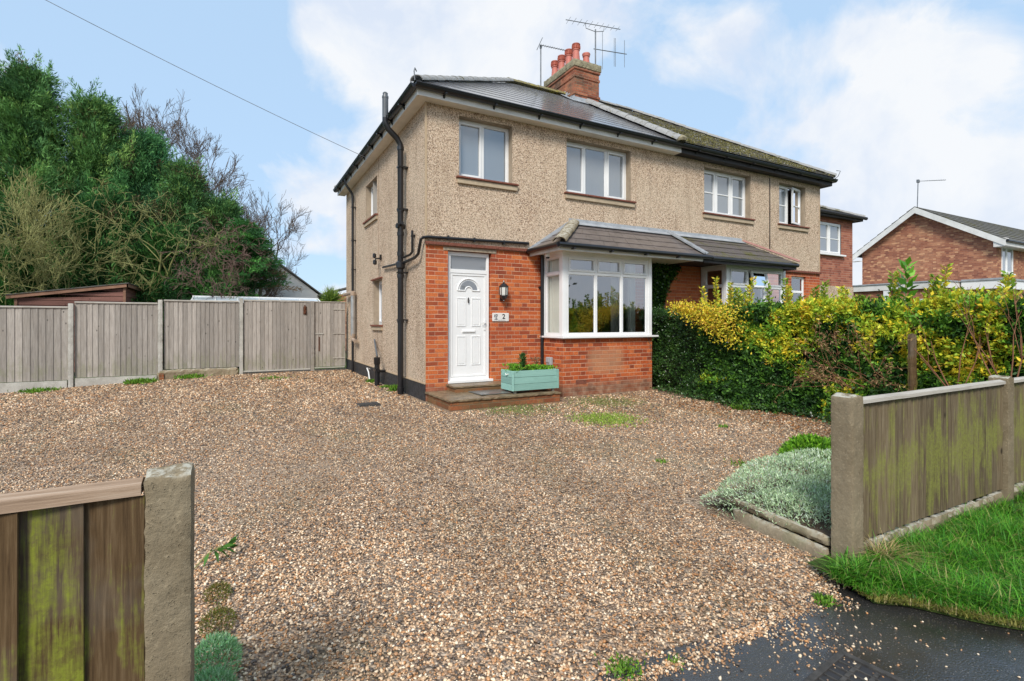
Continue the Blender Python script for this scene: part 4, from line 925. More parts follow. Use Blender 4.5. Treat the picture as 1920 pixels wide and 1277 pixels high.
# aerials
def aerial(name, base, top, arm, els, label, extra=None, pol='h'):
    t = thing(name, base, label, 'aerial', None); b = MB(); b.tube([base, (base[0], base[1], top)], .02, 8); b.build('mast', M['metal'], t, smooth=True)
    (bx, by), (ex, ey), z = arm; b = MB(); b.tube([(bx, by, z), (ex, ey, z)], .011, 6)
    d_ = Vector((ex - bx, ey - by, 0)); L = d_.length; d_.normalize(); sd_ = Vector((-d_.y, d_.x, 0)); k, hl = els
    for i in range(k):
        p = Vector((bx, by, z)) + d_ * (L * (i + .5) / k); hh = hl * (1 - .3 * i / k)
        if pol == 'h': b.tube([p - sd_ * hh, p + sd_ * hh], .005, 5)
        else: b.tube([p - Vector((0, 0, hh)), p + Vector((0, 0, hh))], .006, 5)
    b.build('antenna', M['metal'], t); return t
t = aerial('tv_aerial', (6.36, 3.50, 7.55), 9.93, ((5.45, 3.70), (7.15, 3.33), 10.06), (10, .17), 'tall tv aerial right of the chimney, with a second antenna below its top')
b = MB(); b.tube([(6.05, 3.57, 10.05), (6.07, 3.57, 9.92), (6.36, 3.50, 9.86), (6.62, 3.45, 9.92), (6.64, 3.45, 10.05)], .010, 6); b.box(6.16, 6.40, 3.48, 3.52, 8.0, 8.03); b.box(6.16, 6.40, 3.48, 3.52, 7.72, 7.75); b.build('bracket', M['metal'], t)
b = MB(); b.tube([(6.3, 3.51, 9.35), (7.35, 3.28, 9.35)], .012, 6)
for u, hh in ((6.58, .55), (6.95, .42), (6.99, .42), (7.28, .40)): b.tube([(u, 3.5 - (u - 6.36) * .22, 9.35 - hh), (u, 3.5 - (u - 6.36) * .22, 9.35 + hh)], .007, 5)
b.build('lower_antenna', M['metal'], t)
t = aerial('tv_aerial', (5.13, 4.55, 7.45), 9.60, ((5.05, 4.5), (6.25, 4.35), 9.62), (16, .07), 'thin tv aerial behind the left side of the chimney pots')
b = MB(); b.box(5.05, 5.35, 4.53, 4.56, 7.9, 7.93); b.lathe((5.13, 4.55, 9.55), [(.03, 0), (.04, .05), (.02, .1)], 8); b.tube([(5.02, 4.6, 9.5), (5.1, 4.4, 9.8)], .01, 5); b.build('bracket', M['metal'], t)

# ---------------------------------------------------------------- fittings on the front
t = thing('wall_lantern', (1.46, 0, 1.93), 'black lantern with frosted glass on the brick wall right of the front door', 'lamp')
lx, ly = 1.46, -.11
def hexp(r, z, k=6): return [(lx + r * math.cos(math.pi * 2 * i / k + .5), ly + r * math.sin(math.pi * 2 * i / k + .5), z) for i in range(k)]
b = MB(); rings = [hexp(.010, 2.125), hexp(.018, 2.10), hexp(.012, 2.085), hexp(.045, 2.065), hexp(.088, 2.02), hexp(.088, 2.005), hexp(.078, 2.005)]
for a_, c_ in zip(rings, rings[1:]): b.add(a_ + c_, [(i, (i + 1) % 6, 6 + (i + 1) % 6, 6 + i) for i in range(6)])
rings = [hexp(.070, 1.86), hexp(.074, 1.845), hexp(.05, 1.79), hexp(.016, 1.765), hexp(.02, 1.75), hexp(.004, 1.735)]
for a_, c_ in zip(rings, rings[1:]): b.add(a_ + c_, [(i, (i + 1) % 6, 6 + (i + 1) % 6, 6 + i) for i in range(6)])
for i in range(6): b.tube([hexp(.080, 2.01)[i], hexp(.072, 1.85)[i]], .007, 5)
b.tube([(1.46, -.03, 1.80), (1.46, -.06, 1.80), (1.46, -.10, 1.80)], .012, 6); b.box(1.43, 1.49, -.03, -.001, 1.76, 1.98); b.build('lantern_frame', M['black'], t)
b = MB(); a_, c_ = hexp(.076, 2.006), hexp(.066, 1.855); b.add(a_ + c_, [(i, (i + 1) % 6, 6 + (i + 1) % 6, 6 + i) for i in range(6)]); b.build('lantern_glass', M['lampglass'], t)

t = thing('house_number_plaque', (1.44, 0, 1.45), 'small pale plaque reading 2 beside a grey flower motif, below the wall lantern', 'sign')
b = MB(); b.box(1.275, 1.615, -.022, -.001, 1.375, 1.53); b.build('plaque', M['plaque'], t, bevel=.006)
tx = bpy.data.curves.new('n', 'FONT'); tx.body = '2'; tx.size = .125; tx.extrude = .001; tx.offset = .0025; tx.align_x = 'CENTER'
tob = bpy.data.objects.new('n', tx); COL.objects.link(tob); bpy.context.view_layer.update()
me = bpy.data.meshes.new_from_object(tob); bpy.data.objects.remove(tob)
me.transform(Matrix.Translation((1.505, -.0235, 1.423)) @ Matrix.Rotation(R(90), 4, 'X')); me.materials.clear(); me.materials.append(M['ink'])
no = bpy.data.objects.new('numeral', me); COL.objects.link(no); setpar(no, t)
b = MB()
rs = random.Random(4)
for cx_, cz_2, r_ in ((1.318, 1.49, .014), (1.345, 1.50, .012), (1.368, 1.492, .014), (1.312, 1.462, .011), (1.335, 1.470, .010), (1.360, 1.465, .015), (1.352, 1.438, .013), (1.330, 1.44, .008), (1.342, 1.415, .011), (1.365, 1.412, .012), (1.318, 1.408, .007)):
    vs = []
    for i in range(9):
        a_ = 6.283 * i / 9; q = r_ * (.75 + .5 * rs.random()); vs.append((cx_ + math.cos(a_) * q, -.0225, cz_2 + math.sin(a_) * q))
    b.prism(vs[::-1], (0, -.0012, 0))
b.tube([(1.30, -.0228, 1.397), (1.33, -.0228, 1.40), (1.37, -.0228, 1.397)], .0018, 4); x = 1.385
while x < 1.535: w_ = .004 + .006 * rs.random(); b.box(x, x + w_, -.0235, -.0221, 1.392, 1.399 + .002 * rs.random()); x += w_ + .002
b.build('motif', M['inkgrey'], t)

t = thing('security_camera', (2.2, -.55, 2.62), 'white dome security camera with a dark lens under the bay gutter beside the downpipe', 'camera')
sx_, sy_, sz_ = 2.20, -.45, 2.615
b = MB(); b.lathe((sx_, sy_, sz_ - .05), [(.038, 0), (.046, .02), (.046, .06), (.03, .072)], 16); b.box(sx_ - .03, sx_ + .03, sy_ - .03, sy_ + .03, sz_ + .02, sz_ + .06); b.build('camera_body', M['white'], t, smooth=True)
b = MB(); b.lathe((sx_, sy_, sz_ - .085), [(.002, 0), (.02, .004), (.034, .016), (.038, .034)], 16); b.build('camera_dome', M['black'], t, smooth=True)
t = thing('floodlight', (-.05, 3.07, 2.8), 'small black outside light on the side wall between the two drainpipes', 'lamp')
b = MB(); b.box(-.03, -.001, 3.03, 3.11, 2.76, 2.88); b.tube([(-.03, 3.07, 2.80), (-.13, 3.07, 2.78), (-.15, 3.02, 2.70)], .018, 8); b.build('bracket', M['black'], t)
b = MB(); b.lathe((-.16, 3.0, 2.64), [(.02, 0), (.045, .02), (.045, .09), (.02, .11)], 12); b.build('lamp_head', M['black'], t, smooth=True); b = MB(); b.lathe((-.14, 3.12, 2.80), [(.02, 0), (.04, .02), (.04, .09), (.02, .11)], 12); b.build('lamp_head', M['black'], t, smooth=True)
t = thing('outdoor_socket', (B1, -.3, .6), 'small grey weatherproof socket box on the brick bay side above the planter', 'socket')
b = MB(); b.box(B1 - .07, B1 - .001, -.40, -.26, .55, .70); b.build('socket_box', M['greybox'], t, bevel=.012)
b = MB(); b.box(B1 - .085, B1 - .071, -.385, -.275, .60, .695); b.box(B1 - .06, B1 - .02, -.36, -.30, .525, .549); b.build('cover_flap', M['greybox'], t, bevel=.006)

# planter
t = thing('planter', (1.6, -.80, .165), 'duck-egg green wooden trough planter on the brick doorstep, full of small plants', 'planter')
px0, px1, py0, py1, pz0, pz1 = 1.14, 2.05, -1.03, -.62, .215, .545
b = MB()
for i in range(3):
    z0 = pz0 + .112 * i; b.box(px0, px1, py0, py0 + .022, z0, z0 + .107); b.box(px0, px0 + .022, py0 + .024, py1, z0, z0 + .107); b.box(px1 - .022, px1, py0 + .024, py1, z0, z0 + .107); b.box(px0 + .024, px1 - .024, py1 - .022, py1, z0, z0 + .107)
b.box(px0 - .004, px0 + .03, py0 - .014, py0 - .001, pz0, pz1); b.box(px1 - .035, px1 + .004, py0 - .014, py0 - .001, pz0, pz1)
b.build('trough', M['wood_plant'], t, bevel=.003)
for x_ in (px0 + .06, px1 - .1):
    for y_ in (py0 + .04, py1 - .08): b = MB(); b.box(x_, x_ + .04, y_, y_ + .04, .166, pz0); b.build('foot', M['wood_grey'], t)
b = MB(); b.tube([(px0 - .006, -.80, .49), (px0 - .02, -.85, .47), (px0 - .006, -.90, .49)], .008, 6); b.build('rope_handle', M['curtain'], t)
b = MB(); b.box(px0 + .025, px1 - .025, py0 + .025, py1 - .025, .4, .50); b.build('soil', M['soil'], t)
def tuft(k, c, spread, h, L, W, cols, wts, name, par=None, mtl='leaf', up=.9, rr_=.5, **tg):
    c = np.array(c); P = c + rng.normal(size=(k, 3)) * np.array(spread); P[:, 2] = c[2] + rng.random(k) * h
    D = rng.normal(size=(k, 3)) * rr_ + np.array([0, 0, up]); rad = P - c; rad[:, 2] = 0; D += rad / (np.array(spread).max() + 1e-6) * .25
    return leaves(name, M[mtl], P, D, L * (.6 + .7 * rng.random(k)), W * (.7 + .6 * rng.random(k)), palette(k, cols, wts), par, **tg)
G1 = [(.16, .38, .03), (.26, .52, .04), (.09, .22, .02)]
for (c, sp_2, h, lab) in (((1.28, -.84, .50), (.055, .07), .13, 'bright green leafy herb at the left end of the planter'), ((1.62, -.84, .50), (.08, .07), .10, 'low green leafy plant in the middle of the planter'), ((1.86, -.84, .50), (.09, .07), .08, 'low green leafy plant at the right end of the planter')):
    tuft(420, c, (*sp_2, 0), h, .045, .022, G1, [3, 2, 2], 'small_plant', label=lab, cat='plant', group='plants growing in the trough planter')
tuft(500, (1.45, -.84, .50), (.025, .03, 0), .30, .05, .015, [(.035, .10, .02), (.06, .16, .03)], [2, 1], 'small_plant', label='tallest dark green upright plant in the planter', cat='plant', group='plants growing in the trough planter')
tuft(160, (1.75, -.76, .50), (.03, .03, 0), .22, .06, .012, [(.12, .12, .06), (.16, .11, .06)], [2, 1], 'small_plant', label='thin brownish sprig standing in the planter towards the downpipe', cat='plant', group='plants growing in the trough planter')
b = MB(); b.box(-1.12, -.78, -.04, .24, -.03, .012)
for i in range(6): b.box(-1.09 + .055 * i, -1.065 + .055 * i, .0, .2, .012, .02)
b.build('drain_cover', M['iron'], label='small dark rectangular drain cover lying in the gravel left of the house corner', cat='drain cover')

# ---------------------------------------------------------------- tall back fence and gates
FY = 6.9
def boards(x0, x1, y, z0, z1, bw=.10, rs=random.Random(1), wob=.006, lap=.012, back=True):
    b = MB(); k = max(1, round((x1 - x0) / bw)); w_ = (x1 - x0) / k
    for i in range(k):
        a_ = x0 + i * w_; o_ = rs.uniform(-wob, wob) * .5; tz = rs.uniform(-.006, .0)
        b.prism([(a_ + .001, y + o_, z0), (a_ + w_ + .004, y + o_ - lap, z0), (a_ + w_ + .004, y + o_ - lap + .010, z0), (a_ + .001, y + o_ + .012, z0)][::-1], (rs.uniform(-.002, .002), 0, z1 - z0 + tz)) if True else None
    return b
def closeboard(t, x0, x1, y, z0, z1, m, mc, bw=.10, cap=.05, seed=1, rails=True):
    rs = random.Random(seed)
    boards(x0, x1, y, z0, z1 - .03, bw, rs).build('fence_panel', M[m], t)
    if cap:
        b = MB(); k = max(1, int((x1 - x0) / .3)); vs = []
        for i in range(k + 1):
            x = x0 + (x1 - x0) * i / k; dz_ = .004 * noise.noise((x * 3, y, 3)); 
            vs += [(x, y - .035, z1 - .03 + dz_), (x, y + .035, z1 - .03 + dz_), (x, y + .032, z1 + dz_ - .004), (x, y, z1 + dz_ + .006), (x, y - .034, z1 + dz_ - .004)]
        b.add(vs, [(5 * i + j, 5 * i + (j + 1) % 5, 5 * i + 5 + (j + 1) % 5, 5 * i + 5 + j) for i in range(k) for j in range(5)] + [(0, 1, 2, 3, 4)[::-1], tuple(5 * k + j for j in range(5))])
        b.build('capping_rail', M[mc], t)
t = thing('back_fence', (-5, FY, 0), 'tall silvery grey closeboard fence with concrete posts, running left from the gates', 'fence')
def cpost(x0, x1, y0, y1, z0, z1, m='conc_pale', amp=.004, seg=.06):
    q = rough_block(x0, x1, y0, y1, z0, z1, seg, amp); return q.build('fence_post', M[m], t)
closeboard(t, -8.05, -6.32, FY, .02, 1.72, 'wood_grey', 'wood_capg', .135, seed=1); closeboard(t, -6.20, -4.60, FY, .06, 1.84, 'wood_grey', 'wood_capg', .105, seed=2)
closeboard(t, -4.47, -2.82, FY, .18, 1.92, 'wood_grey', 'wood_capg', .098, seed=3); closeboard(t, -10.1, -8.17, FY, .0, 1.70, 'wood_grey', 'wood_capg', .14, seed=4)
closeboard(t, -12.1, -10.2, FY, -.05, 1.66, 'wood_grey', 'wood_capg', .14, seed=5)
for x_, z_, zb_ in ((-6.31, 1.80, -.4), (-4.59, 1.92, .10), (-8.16, 1.74, -.4), (-10.2, 1.7, -.5)): cpost(x_, x_ + .10, FY - .08, FY + .03, zb_, z_)
cpost(-2.81, -2.72, FY - .07, FY + .03, -.2, 2.0)
for x0, x1, z0, z1 in ((-8.05, -6.33, -.4, .012), (-6.19, -4.61, -.4, .052), (-10.08, -8.18, -.5, -.01)): rough_block(x0, x1, FY - .045, FY + .01, z0, z1, .09, .003).build('gravel_board', M['conc_pale'], t)
rough_block(-4.60, -2.83, FY - .09, FY + .01, -.3, .17, .06, .014).build('gravel_board', M['conc_moss'], t)
b = MB(); b.box(-4.56, -4.46, FY - .12, FY - .06, -.2, .09); b.build('loose_brick', M['brick_step'], t)
t = thing('double_gate', (-1.85, FY, 0), 'wide silvery grey closeboard gate with a rusty latch, in the back fence', 'gate')
boards(-2.71, -1.05, FY - .01, .07, 1.93, .097, random.Random(6)).build('gate_leaf', M['wood_grey'], t)
b = MB(); b.box(-2.71, -1.05, FY - .035, FY + .02, 1.93, 1.965); b.build('capping_rail', M['wood_capg'], t); b = MB(); b.box(-2.72, -1.05, FY - .05, FY - .012, .035, .068); b.build('bottom_rail', M['conc_pale'], t)
b = MB(); pth = [(-1.20, FY - .04, 1.84), (-1.18, FY - .05, 1.78), (-1.20, FY - .05, 1.72), (-1.17, FY - .05, 1.66), (-1.20, FY - .05, 1.60)]; b.tube(pth, .02, 6); b.box(-1.23, -1.15, FY - .04, FY - .025, 1.58, 1.80); b.build('gate_latch', M['rust'], t)
t = thing('gate_post', (-1.0, FY, 0), 'timber gate post between the wide gate and the narrow side gate', 'post')
rough_block(-1.045, -.945, FY - .07, FY + .03, -.3, 1.96, .07, .003).build('post', M['wood_grey'], t)
t = thing('side_gate', (-.5, FY, 0), 'narrow silvery grey side gate with pale hinges, beside the house corner', 'gate')
boards(-.94, -.10, FY - .01, .10, 1.93, .10, random.Random(8)).build('gate_leaf', M['wood_grey'], t)
b = MB(); b.box(-.94, -.09, FY - .035, FY + .02, 1.93, 1.955); b.build('capping_rail', M['wood_capg'], t); b = MB(); b.box(-.94, -.12, FY - .05, FY - .012, .06, .085); b.build('bottom_rail', M['conc_pale'], t)
for z_ in (1.72, 1.02, .32): b = MB(); b.box(-.44, -.10, FY - .035, FY - .023, z_, z_ + .03); b.build('hinge', M['wood_capg'], t)
b = MB(); b.box(-.93, -.70, FY - .035, FY - .023, 1.02, 1.05); b.build('slide_bolt', M['conc_pale'], t); b = MB(); b.box(-.83, -.80, FY - .03, FY - .022, .55, .95); b.build('pull_strap', M['rust'], t)

# ---------------------------------------------------------------- front fences
NY = -6.8
t = thing('front_fence', (-3.6, NY, 0), 'brown closeboard front fence with lime green algae, left of the driveway opening', 'fence')
rs = random.Random(12)
boards(-5.2, -3.062, NY - .035, -.1, .918, .122, rs, .006, .016).build('fence_panel', M['wood_green'], t)
b = MB(); k = 20; vs = []
for i in range(k + 1):
    x = -5.2 + (5.2 - 3.064) * i / k; dz_ = .003 * noise.noise((x * 3, 0, 3)); vs += [(x, NY - .058, .920 + dz_), (x, NY + .012, .922 + dz_), (x, NY + .010, .948 + dz_), (x, NY - .02, .956 + dz_), (x, NY - .056, .946 + dz_)]
b.add(vs, [(5 * i + j, 5 * i + (j + 1) % 5, 5 * i + 5 + (j + 1) % 5, 5 * i + 5 + j) for i in range(k) for j in range(5)] + [(4, 3, 2, 1, 0), tuple(5 * k + j for j in range(5))]); b.build('capping_rail', M['wood_cap'], t)
b = rough_block(-3.060, -2.957, NY - .055, NY + .055, -.25, .952, .0125, .0022)
for i, v in enumerate(b.v):
    if v[2] > .93: b.v[i] = (v[0], v[1], v[2] + .022 * (1 - abs(v[1] - NY) / .075) + .006 * noise.noise(Vector(v) * 20))
b.build('fence_post', M['conc'], t, smooth=True)
t = thing('front_fence', (1.2, NY, 0), 'weathered closeboard front fence with green algae and concrete posts, right of the opening', 'fence')
for x0, x1, sd in ((.215, 2.13, 21), (2.265, 4.2, 22), (4.33, 6.2, 23)):
    rs = random.Random(sd); boards(x0, x1, NY - .01, .115, .895, .098, rs, .006, .014).build('fence_panel', M['wood_right'], t)
    b = MB(); k = 16; vs = []
    for i in range(k + 1):
        x = x0 + (x1 - x0) * i / k; dz_ = .004 * noise.noise((x * 2, 0, 8)); vs += [(x, NY - .045, .897 + dz_), (x, NY + .03, .897 + dz_), (x, NY + .028, .918 + dz_), (x, NY - .01, .927 + dz_), (x, NY - .043, .917 + dz_)]
    b.add(vs, [(5 * i + j, 5 * i + (j + 1) % 5, 5 * i + 5 + (j + 1) % 5, 5 * i + 5 + j) for i in range(k) for j in range(5)] + [(4, 3, 2, 1, 0), tuple(5 * k + j for j in range(5))]); b.build('capping_rail', M['wood_capg'], t)
    rough_block(x0, x1, NY - .04, NY + .02, -.25, .11, .04, .010).build('gravel_board', M['conc'], t)
for x_ in (.092, 2.14, 4.21):
    seg = .014 if x_ < 1 else .02
    b = rough_block(x_, x_ + .118, NY - .055, NY + .063, -.3, .935, seg, .0022)
    for i, v in enumerate(b.v):
        if v[2] > .915: b.v[i] = (v[0], v[1], v[2] + .018 * (1 - abs(v[0] - x_ - .059) / .08))
    b.build('fence_post', M['conc'], t, smooth=True)
b = rough_block(.075, .66, NY + .065, NY + .70, -.2, .10, .02, .004)
# low edging boards of the flower bed run back from the post
def edging(p, q, z0, z1, th):
    p = Vector(p); q = Vector(q); L = (q - p).length; b = rough_block(0, L, -th / 2, th / 2, z0, z1, .025, .006); a_ = math.atan2(q.y - p.y, q.x - p.x)
    b.v = [(p.x + v[0] * math.cos(a_) - v[1] * math.sin(a_), p.y + v[0] * math.sin(a_) + v[1] * math.cos(a_), v[2]) for v in b.v]; return b
t = thing('flower_bed_edging', (.15, -6.5, 0), 'low two-course concrete edging of the flower bed beside the right fence post', 'edging')
edging((.115, -6.72), (.20, -6.02), -.1, .062, .05).build('edging_block', M['conc_moss'], t, smooth=True); edging((.125, -6.72), (.215, -6.02), .066, .128, .045).build('edging_block', M['conc_moss'], t, smooth=True)
sheet('flower_bed_soil', M['soil'], np.linspace(.16, 4.6, 36), np.linspace(-6.78, -5.75, 14), lambda x, y: .09 * max(0, min(1, (-5.70 - y) * 5)) * min(1, max(0, (2.8 - x))) + .015 + .01 * noise.noise((x * 5, y * 5, 0)), kind='structure')

# ---------------------------------------------------------------- plants at the front
def mound(name, blobs, k, L, W, cols, wts, mtl='leaf', up=.5, sd=.6, lift=.02, **tg):
    """leaves over overlapping low domes; blobs: (cx, cy, z, rx, ry, h)"""
    A = np.array([b_[3] * b_[4] for b_ in blobs]); i = rng.choice(len(blobs), k, p=A / A.sum()); B = np.array(blobs)[i]
    r = np.sqrt(rng.random(k)); a_ = rng.random(k) * 6.283; x = r * np.cos(a_); y = r * np.sin(a_)
    hh = np.sqrt(np.maximum(0, 1 - r * r)); dep = 1 - .35 * rng.random(k) ** 2
    P = np.stack([B[:, 0] + x * B[:, 3], B[:, 1] + y * B[:, 4], B[:, 2] + hh * B[:, 5] * dep + lift * rng.random(k)], 1)
    D = np.stack([x, y, hh + up], 1) + rng.normal(size=(k, 3)) * sd
    c_ = palette(k, cols, wts, .3) * (.45 + .55 * dep ** 3)[:, None] if False else palette(k, cols, wts, .3)
    return leaves(name, M[mtl], P, D, L * (.6 + .8 * rng.random(k)), W * (.7 + .6 * rng.random(k)), c_, **tg)
mound('silver_plant', [(.55, -6.12, .05, .42, .40, .20), (.95, -6.0, .06, .5, .42, .22), (1.4, -5.95, .06, .5, .4, .20), (.62, -6.42, .08, .44, .34, .13), (1.3, -6.35, .08, .7, .38, .15), (.42, -6.35, .07, .28, .34, .11), (.28, -5.95, .0, .20, .22, .11)], 22000, .026, .0065,
      [(.46, .62, .36), (.60, .74, .48), (.32, .44, .22), (.70, .78, .66), (.34, .28, .20)], [4, 4, 2, 1.5, .5], sd=.8, label='silvery grey-green mat plant spilling over the bed edging', cat='plant')
mound('leafy_plant', [(1.75, -5.62, .06, .26, .22, .22), (2.0, -5.75, .06, .3, .22, .2)], 3800, .045, .02, [(.14, .34, .02), (.22, .46, .03), (.07, .18, .02)], [3, 2, 1], label='bright green leafy clump behind the silvery mat plant', cat='plant')
mound('variegated_plant', [(1.98, -6.12, .06, .22, .28, .30), (2.3, -6.2, .06, .3, .3, .28)], 2600, .05, .022, [(.42, .42, .10), (.55, .50, .16), (.16, .24, .05)], [2, 1, 1], label='yellow-green variegated plant close behind the right fence post', cat='plant')
# rosette weed and dry grass at the foot of the post
def blades(name, P, L, W, lean, cols, wts, par=None, mtl='leaf', seg=3, **tg):
    k = len(P); a_ = rng.random(k) * 6.283; ln = lean * (.3 + rng.random(k)); hd = np.stack([np.cos(a_), np.sin(a_), np.zeros(k)], 1); sdv = np.stack([-np.sin(a_), np.cos(a_), np.zeros(k)], 1)
    L = np.broadcast_to(L, k) * (.55 + .75 * rng.random(k)); W = np.broadcast_to(W, k) * (.7 + .6 * rng.random(k)); V = []
    for j in range(seg + 1):
        t_2 = j / seg; c_ = P + hd * (L * ln * t_2 ** 1.8)[:, None] + np.array([0, 0, 1]) * (L * (t_2 - .42 * ln * t_2 ** 2.2))[:, None]; w_ = W * (1 - t_2 ** 2) * .5 + .0002
        V += [c_ - sdv * w_[:, None], c_ + sdv * w_[:, None]]
    V = np.stack(V, 1); m_ = 2 * (seg + 1); F = np.concatenate([np.array([[2 * j, 2 * j + 1, 2 * j + 3, 2 * j + 2]]) for j in range(seg)]); F = (F[None] + m_ * np.arange(k)[:, None, None]).reshape(-1, 4)
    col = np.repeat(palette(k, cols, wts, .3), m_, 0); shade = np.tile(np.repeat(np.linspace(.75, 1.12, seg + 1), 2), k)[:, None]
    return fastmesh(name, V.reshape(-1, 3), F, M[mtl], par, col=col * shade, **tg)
k = 110000; x = np.concatenate([rng.uniform(-.12, 1.6, int(k * .55)), rng.uniform(1.6, 6, k - int(k * .55))]); y = -6.86 - 2.3 * rng.random(k) ** 1.5; ve = np.array([verge_edge(a_) for a_ in x])
ok = (y > ve - .012) & in_view(x, y, .15)[0]; x, y, ve = x[ok], y[ok], ve[ok]
cl_ = np.array([noise.noise((a_ * 2.6, c_ * 2.6, 0)) for a_, c_ in zip(x, y)]); hh = np.maximum(.02, .078 + .085 * cl_ + .03 * rng.normal(size=len(x))) * np.clip((y - ve) / .12, .35, 1)
P = np.stack([x, y, np.full(len(x), .008)], 1)
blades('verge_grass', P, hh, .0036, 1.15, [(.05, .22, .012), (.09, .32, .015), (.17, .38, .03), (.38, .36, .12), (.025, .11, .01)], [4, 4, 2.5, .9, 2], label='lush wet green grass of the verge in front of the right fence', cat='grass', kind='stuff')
k = 5200; x = rng.uniform(-.12, 1.6, k); y = np.array([verge_edge(a_) for a_ in x]) + rng.random(k) * .09 - .05
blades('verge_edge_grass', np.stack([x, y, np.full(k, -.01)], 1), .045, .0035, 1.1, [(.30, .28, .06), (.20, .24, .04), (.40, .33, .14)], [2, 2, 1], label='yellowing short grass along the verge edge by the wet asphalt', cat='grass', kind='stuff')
k = 260; a_ = rng.random(k) * 6.283; P = np.stack([.30 + .07 * np.cos(a_) * rng.random(k), -6.90 + .05 * np.sin(a_) * rng.random(k), np.full(k, .0)], 1)
blades('dry_grass_tuft', P, .20, .004, 1.5, [(.50, .38, .17), (.62, .48, .24), (.30, .28, .08)], [2, 2, 1], label='straw-coloured dry grass tuft flopping over beside the right fence post', cat='grass')
P = np.stack([.02 + rng.normal(size=170) * .06, -6.91 + rng.normal(size=170) * .035, np.full(170, .0)], 1)
blades('broadleaf_weed', P, .13, .018, 1.0, [(.08, .24, .02), (.14, .32, .03), (.05, .14, .015)], [2, 2, 1], label='broad-leaved green weed at the foot of the right fence post', cat='plant')
def weed(x, y, r, h, k, lab, cols=None, L=.04, W=.014):
    P = np.stack([x + rng.normal(size=k) * r * .6, y + rng.normal(size=k) * r * .6, np.array([gz(x, y)] * k) + rng.random(k) * h * .5], 1)
    D = rng.normal(size=(k, 3)) * .6 + np.array([0, 0, .8])
    leaves('weed', M['leaf'], P, D, L * (.6 + .8 * rng.random(k)), W, palette(k, cols or [(.12, .27, .02), (.20, .36, .04), (.08, .18, .02)], [3, 2, 1]), label=lab, cat='plant')
weed(-.30, -6.93, .035, .04, 160, 'small green weed on the gravel edge at the wet asphalt, left of the fence post', L=.025, W=.009)
weed(-1.50, -6.84, .06, .04, 240, 'mossy green weed tuft at the gravel edge at the bottom of the photo', L=.02, W=.007); weed(-1.28, -6.90, .03, .02, 120, 'tiny bright moss tuft on the gravel edge, right of the larger one', L=.016, W=.006)
weed(1.7, -2.75, .36, .015, 2600, 'patch of low green weeds in the gravel in front of the bay', L=.03, W=.012, cols=[(.28, .42, .06), (.38, .50, .08), (.30, .30, .12)])
weed(1.0, -1.5, .5, .005, 1700, 'thin green weeds in the gravel along the doorstep', L=.03, W=.010, cols=[(.18, .26, .06), (.30, .32, .10), (.34, .28, .15)]); weed(2.7, -1.5, .55, .005, 2000, 'thin mossy weeds at the foot of the bay wall', L=.03, W=.01, cols=[(.22, .27, .07), (.30, .30, .12)])
weed(4.12, -3.1, .12, .10, 380, 'bright green weed at the foot of the hedge, nearer the camera', L=.06, W=.02); weed(5.0, -1.3, .12, .16, 420, 'bright green weed at the foot of the dark hedge near the bay', L=.06, W=.03)
weed(-.12, 1.55, .07, .14, 200, 'bright green weed beside the black soil pipe', L=.07, W=.025); weed(-.16, 3.3, .10, .06, 260, 'low green weed behind the short gully pipe', L=.06, W=.02); weed(-.12, 2.2, .08, .04, 120, 'small weed between the gully pipe and the soil pipe', L=.05, W=.02)
weed(-4.9, 6.45, .22, .05, 700, 'green weeds at the foot of the grey fence by the loose brick', L=.09, W=.03); weed(-3.9, 6.6, .2, .04, 500, 'low green weeds under the mossy gravel board', L=.08, W=.03); weed(-6.7, 6.4, .25, .05, 300, 'small weeds at the foot of the leftmost fence panel', L=.07, W=.025); weed(-7.6, 6.3, .15, .05, 260, 'green weeds at the far left end of the grey fence', L=.07, W=.03)
weed(-2.1, 5.2, .3, .005, 160, 'sparse flat weeds in the gravel before the wide gate', L=.05, W=.02); weed(.78, -4.75, .05, .01, 50, 'single small weed in the middle of the gravel', L=.03, W=.012); weed(1.38, -5.18, .08, .01, 90, 'small weed in the gravel left of the silvery plant', L=.03, W=.012)
weed(2.7, -3.9, .06, .01, 60, 'small weed in the gravel towards the hedge', L=.035, W=.014)
mound('rock_plant', [(-2.93, -6.12, .0, .085, .14, .09), (-2.94, -6.3, .0, .08, .1, .08)], 2600, .022, .005, [(.26, .52, .22), (.42, .62, .36), (.16, .34, .12)], [3, 2, 1], sd=.9, label='small blue-green cushion plant at the foot of the left fence post', cat='plant')
mound('moss_patch', [(-2.93, -5.78, -.01, .07, .12, .035), (-2.94, -5.5, -.01, .06, .1, .03)], 1600, .014, .004, [(.14, .15, .02), (.20, .14, .04), (.10, .17, .02)], [3, 2, 1], sd=.9, label='brown-green moss patch behind the left fence post', cat='moss')
t = thing('seedling', (-2.95, -5.06, 0), 'sprig of pointed dark green leaves leaning out by the left fence post', 'plant')
b = MB(); b.tube([(-3.06, -5.12, 0), (-3.0, -5.08, .05), (-2.93, -5.06, .075)], .004, 5); b.build('stem', M['barkgreen'], t)
P = np.array([(-2.99 + .01 * i, -5.075 + .004 * i, .055 + .004 * (i % 3)) for i in range(11)]); D = np.array([(math.cos(a_) * .9 + .3, math.sin(a_) * .8, z_) for a_, z_ in zip(np.linspace(-2.3, 1.5, 11), [-.5, .5, -.6, .3, -.7, .2, -.6, .5, -.4, .6, .1])])
leaves('foliage', M['leaf'], P, D, .085, .024, palette(11, [(.04, .13, .02), (.07, .19, .03)], [1, 1]), t)
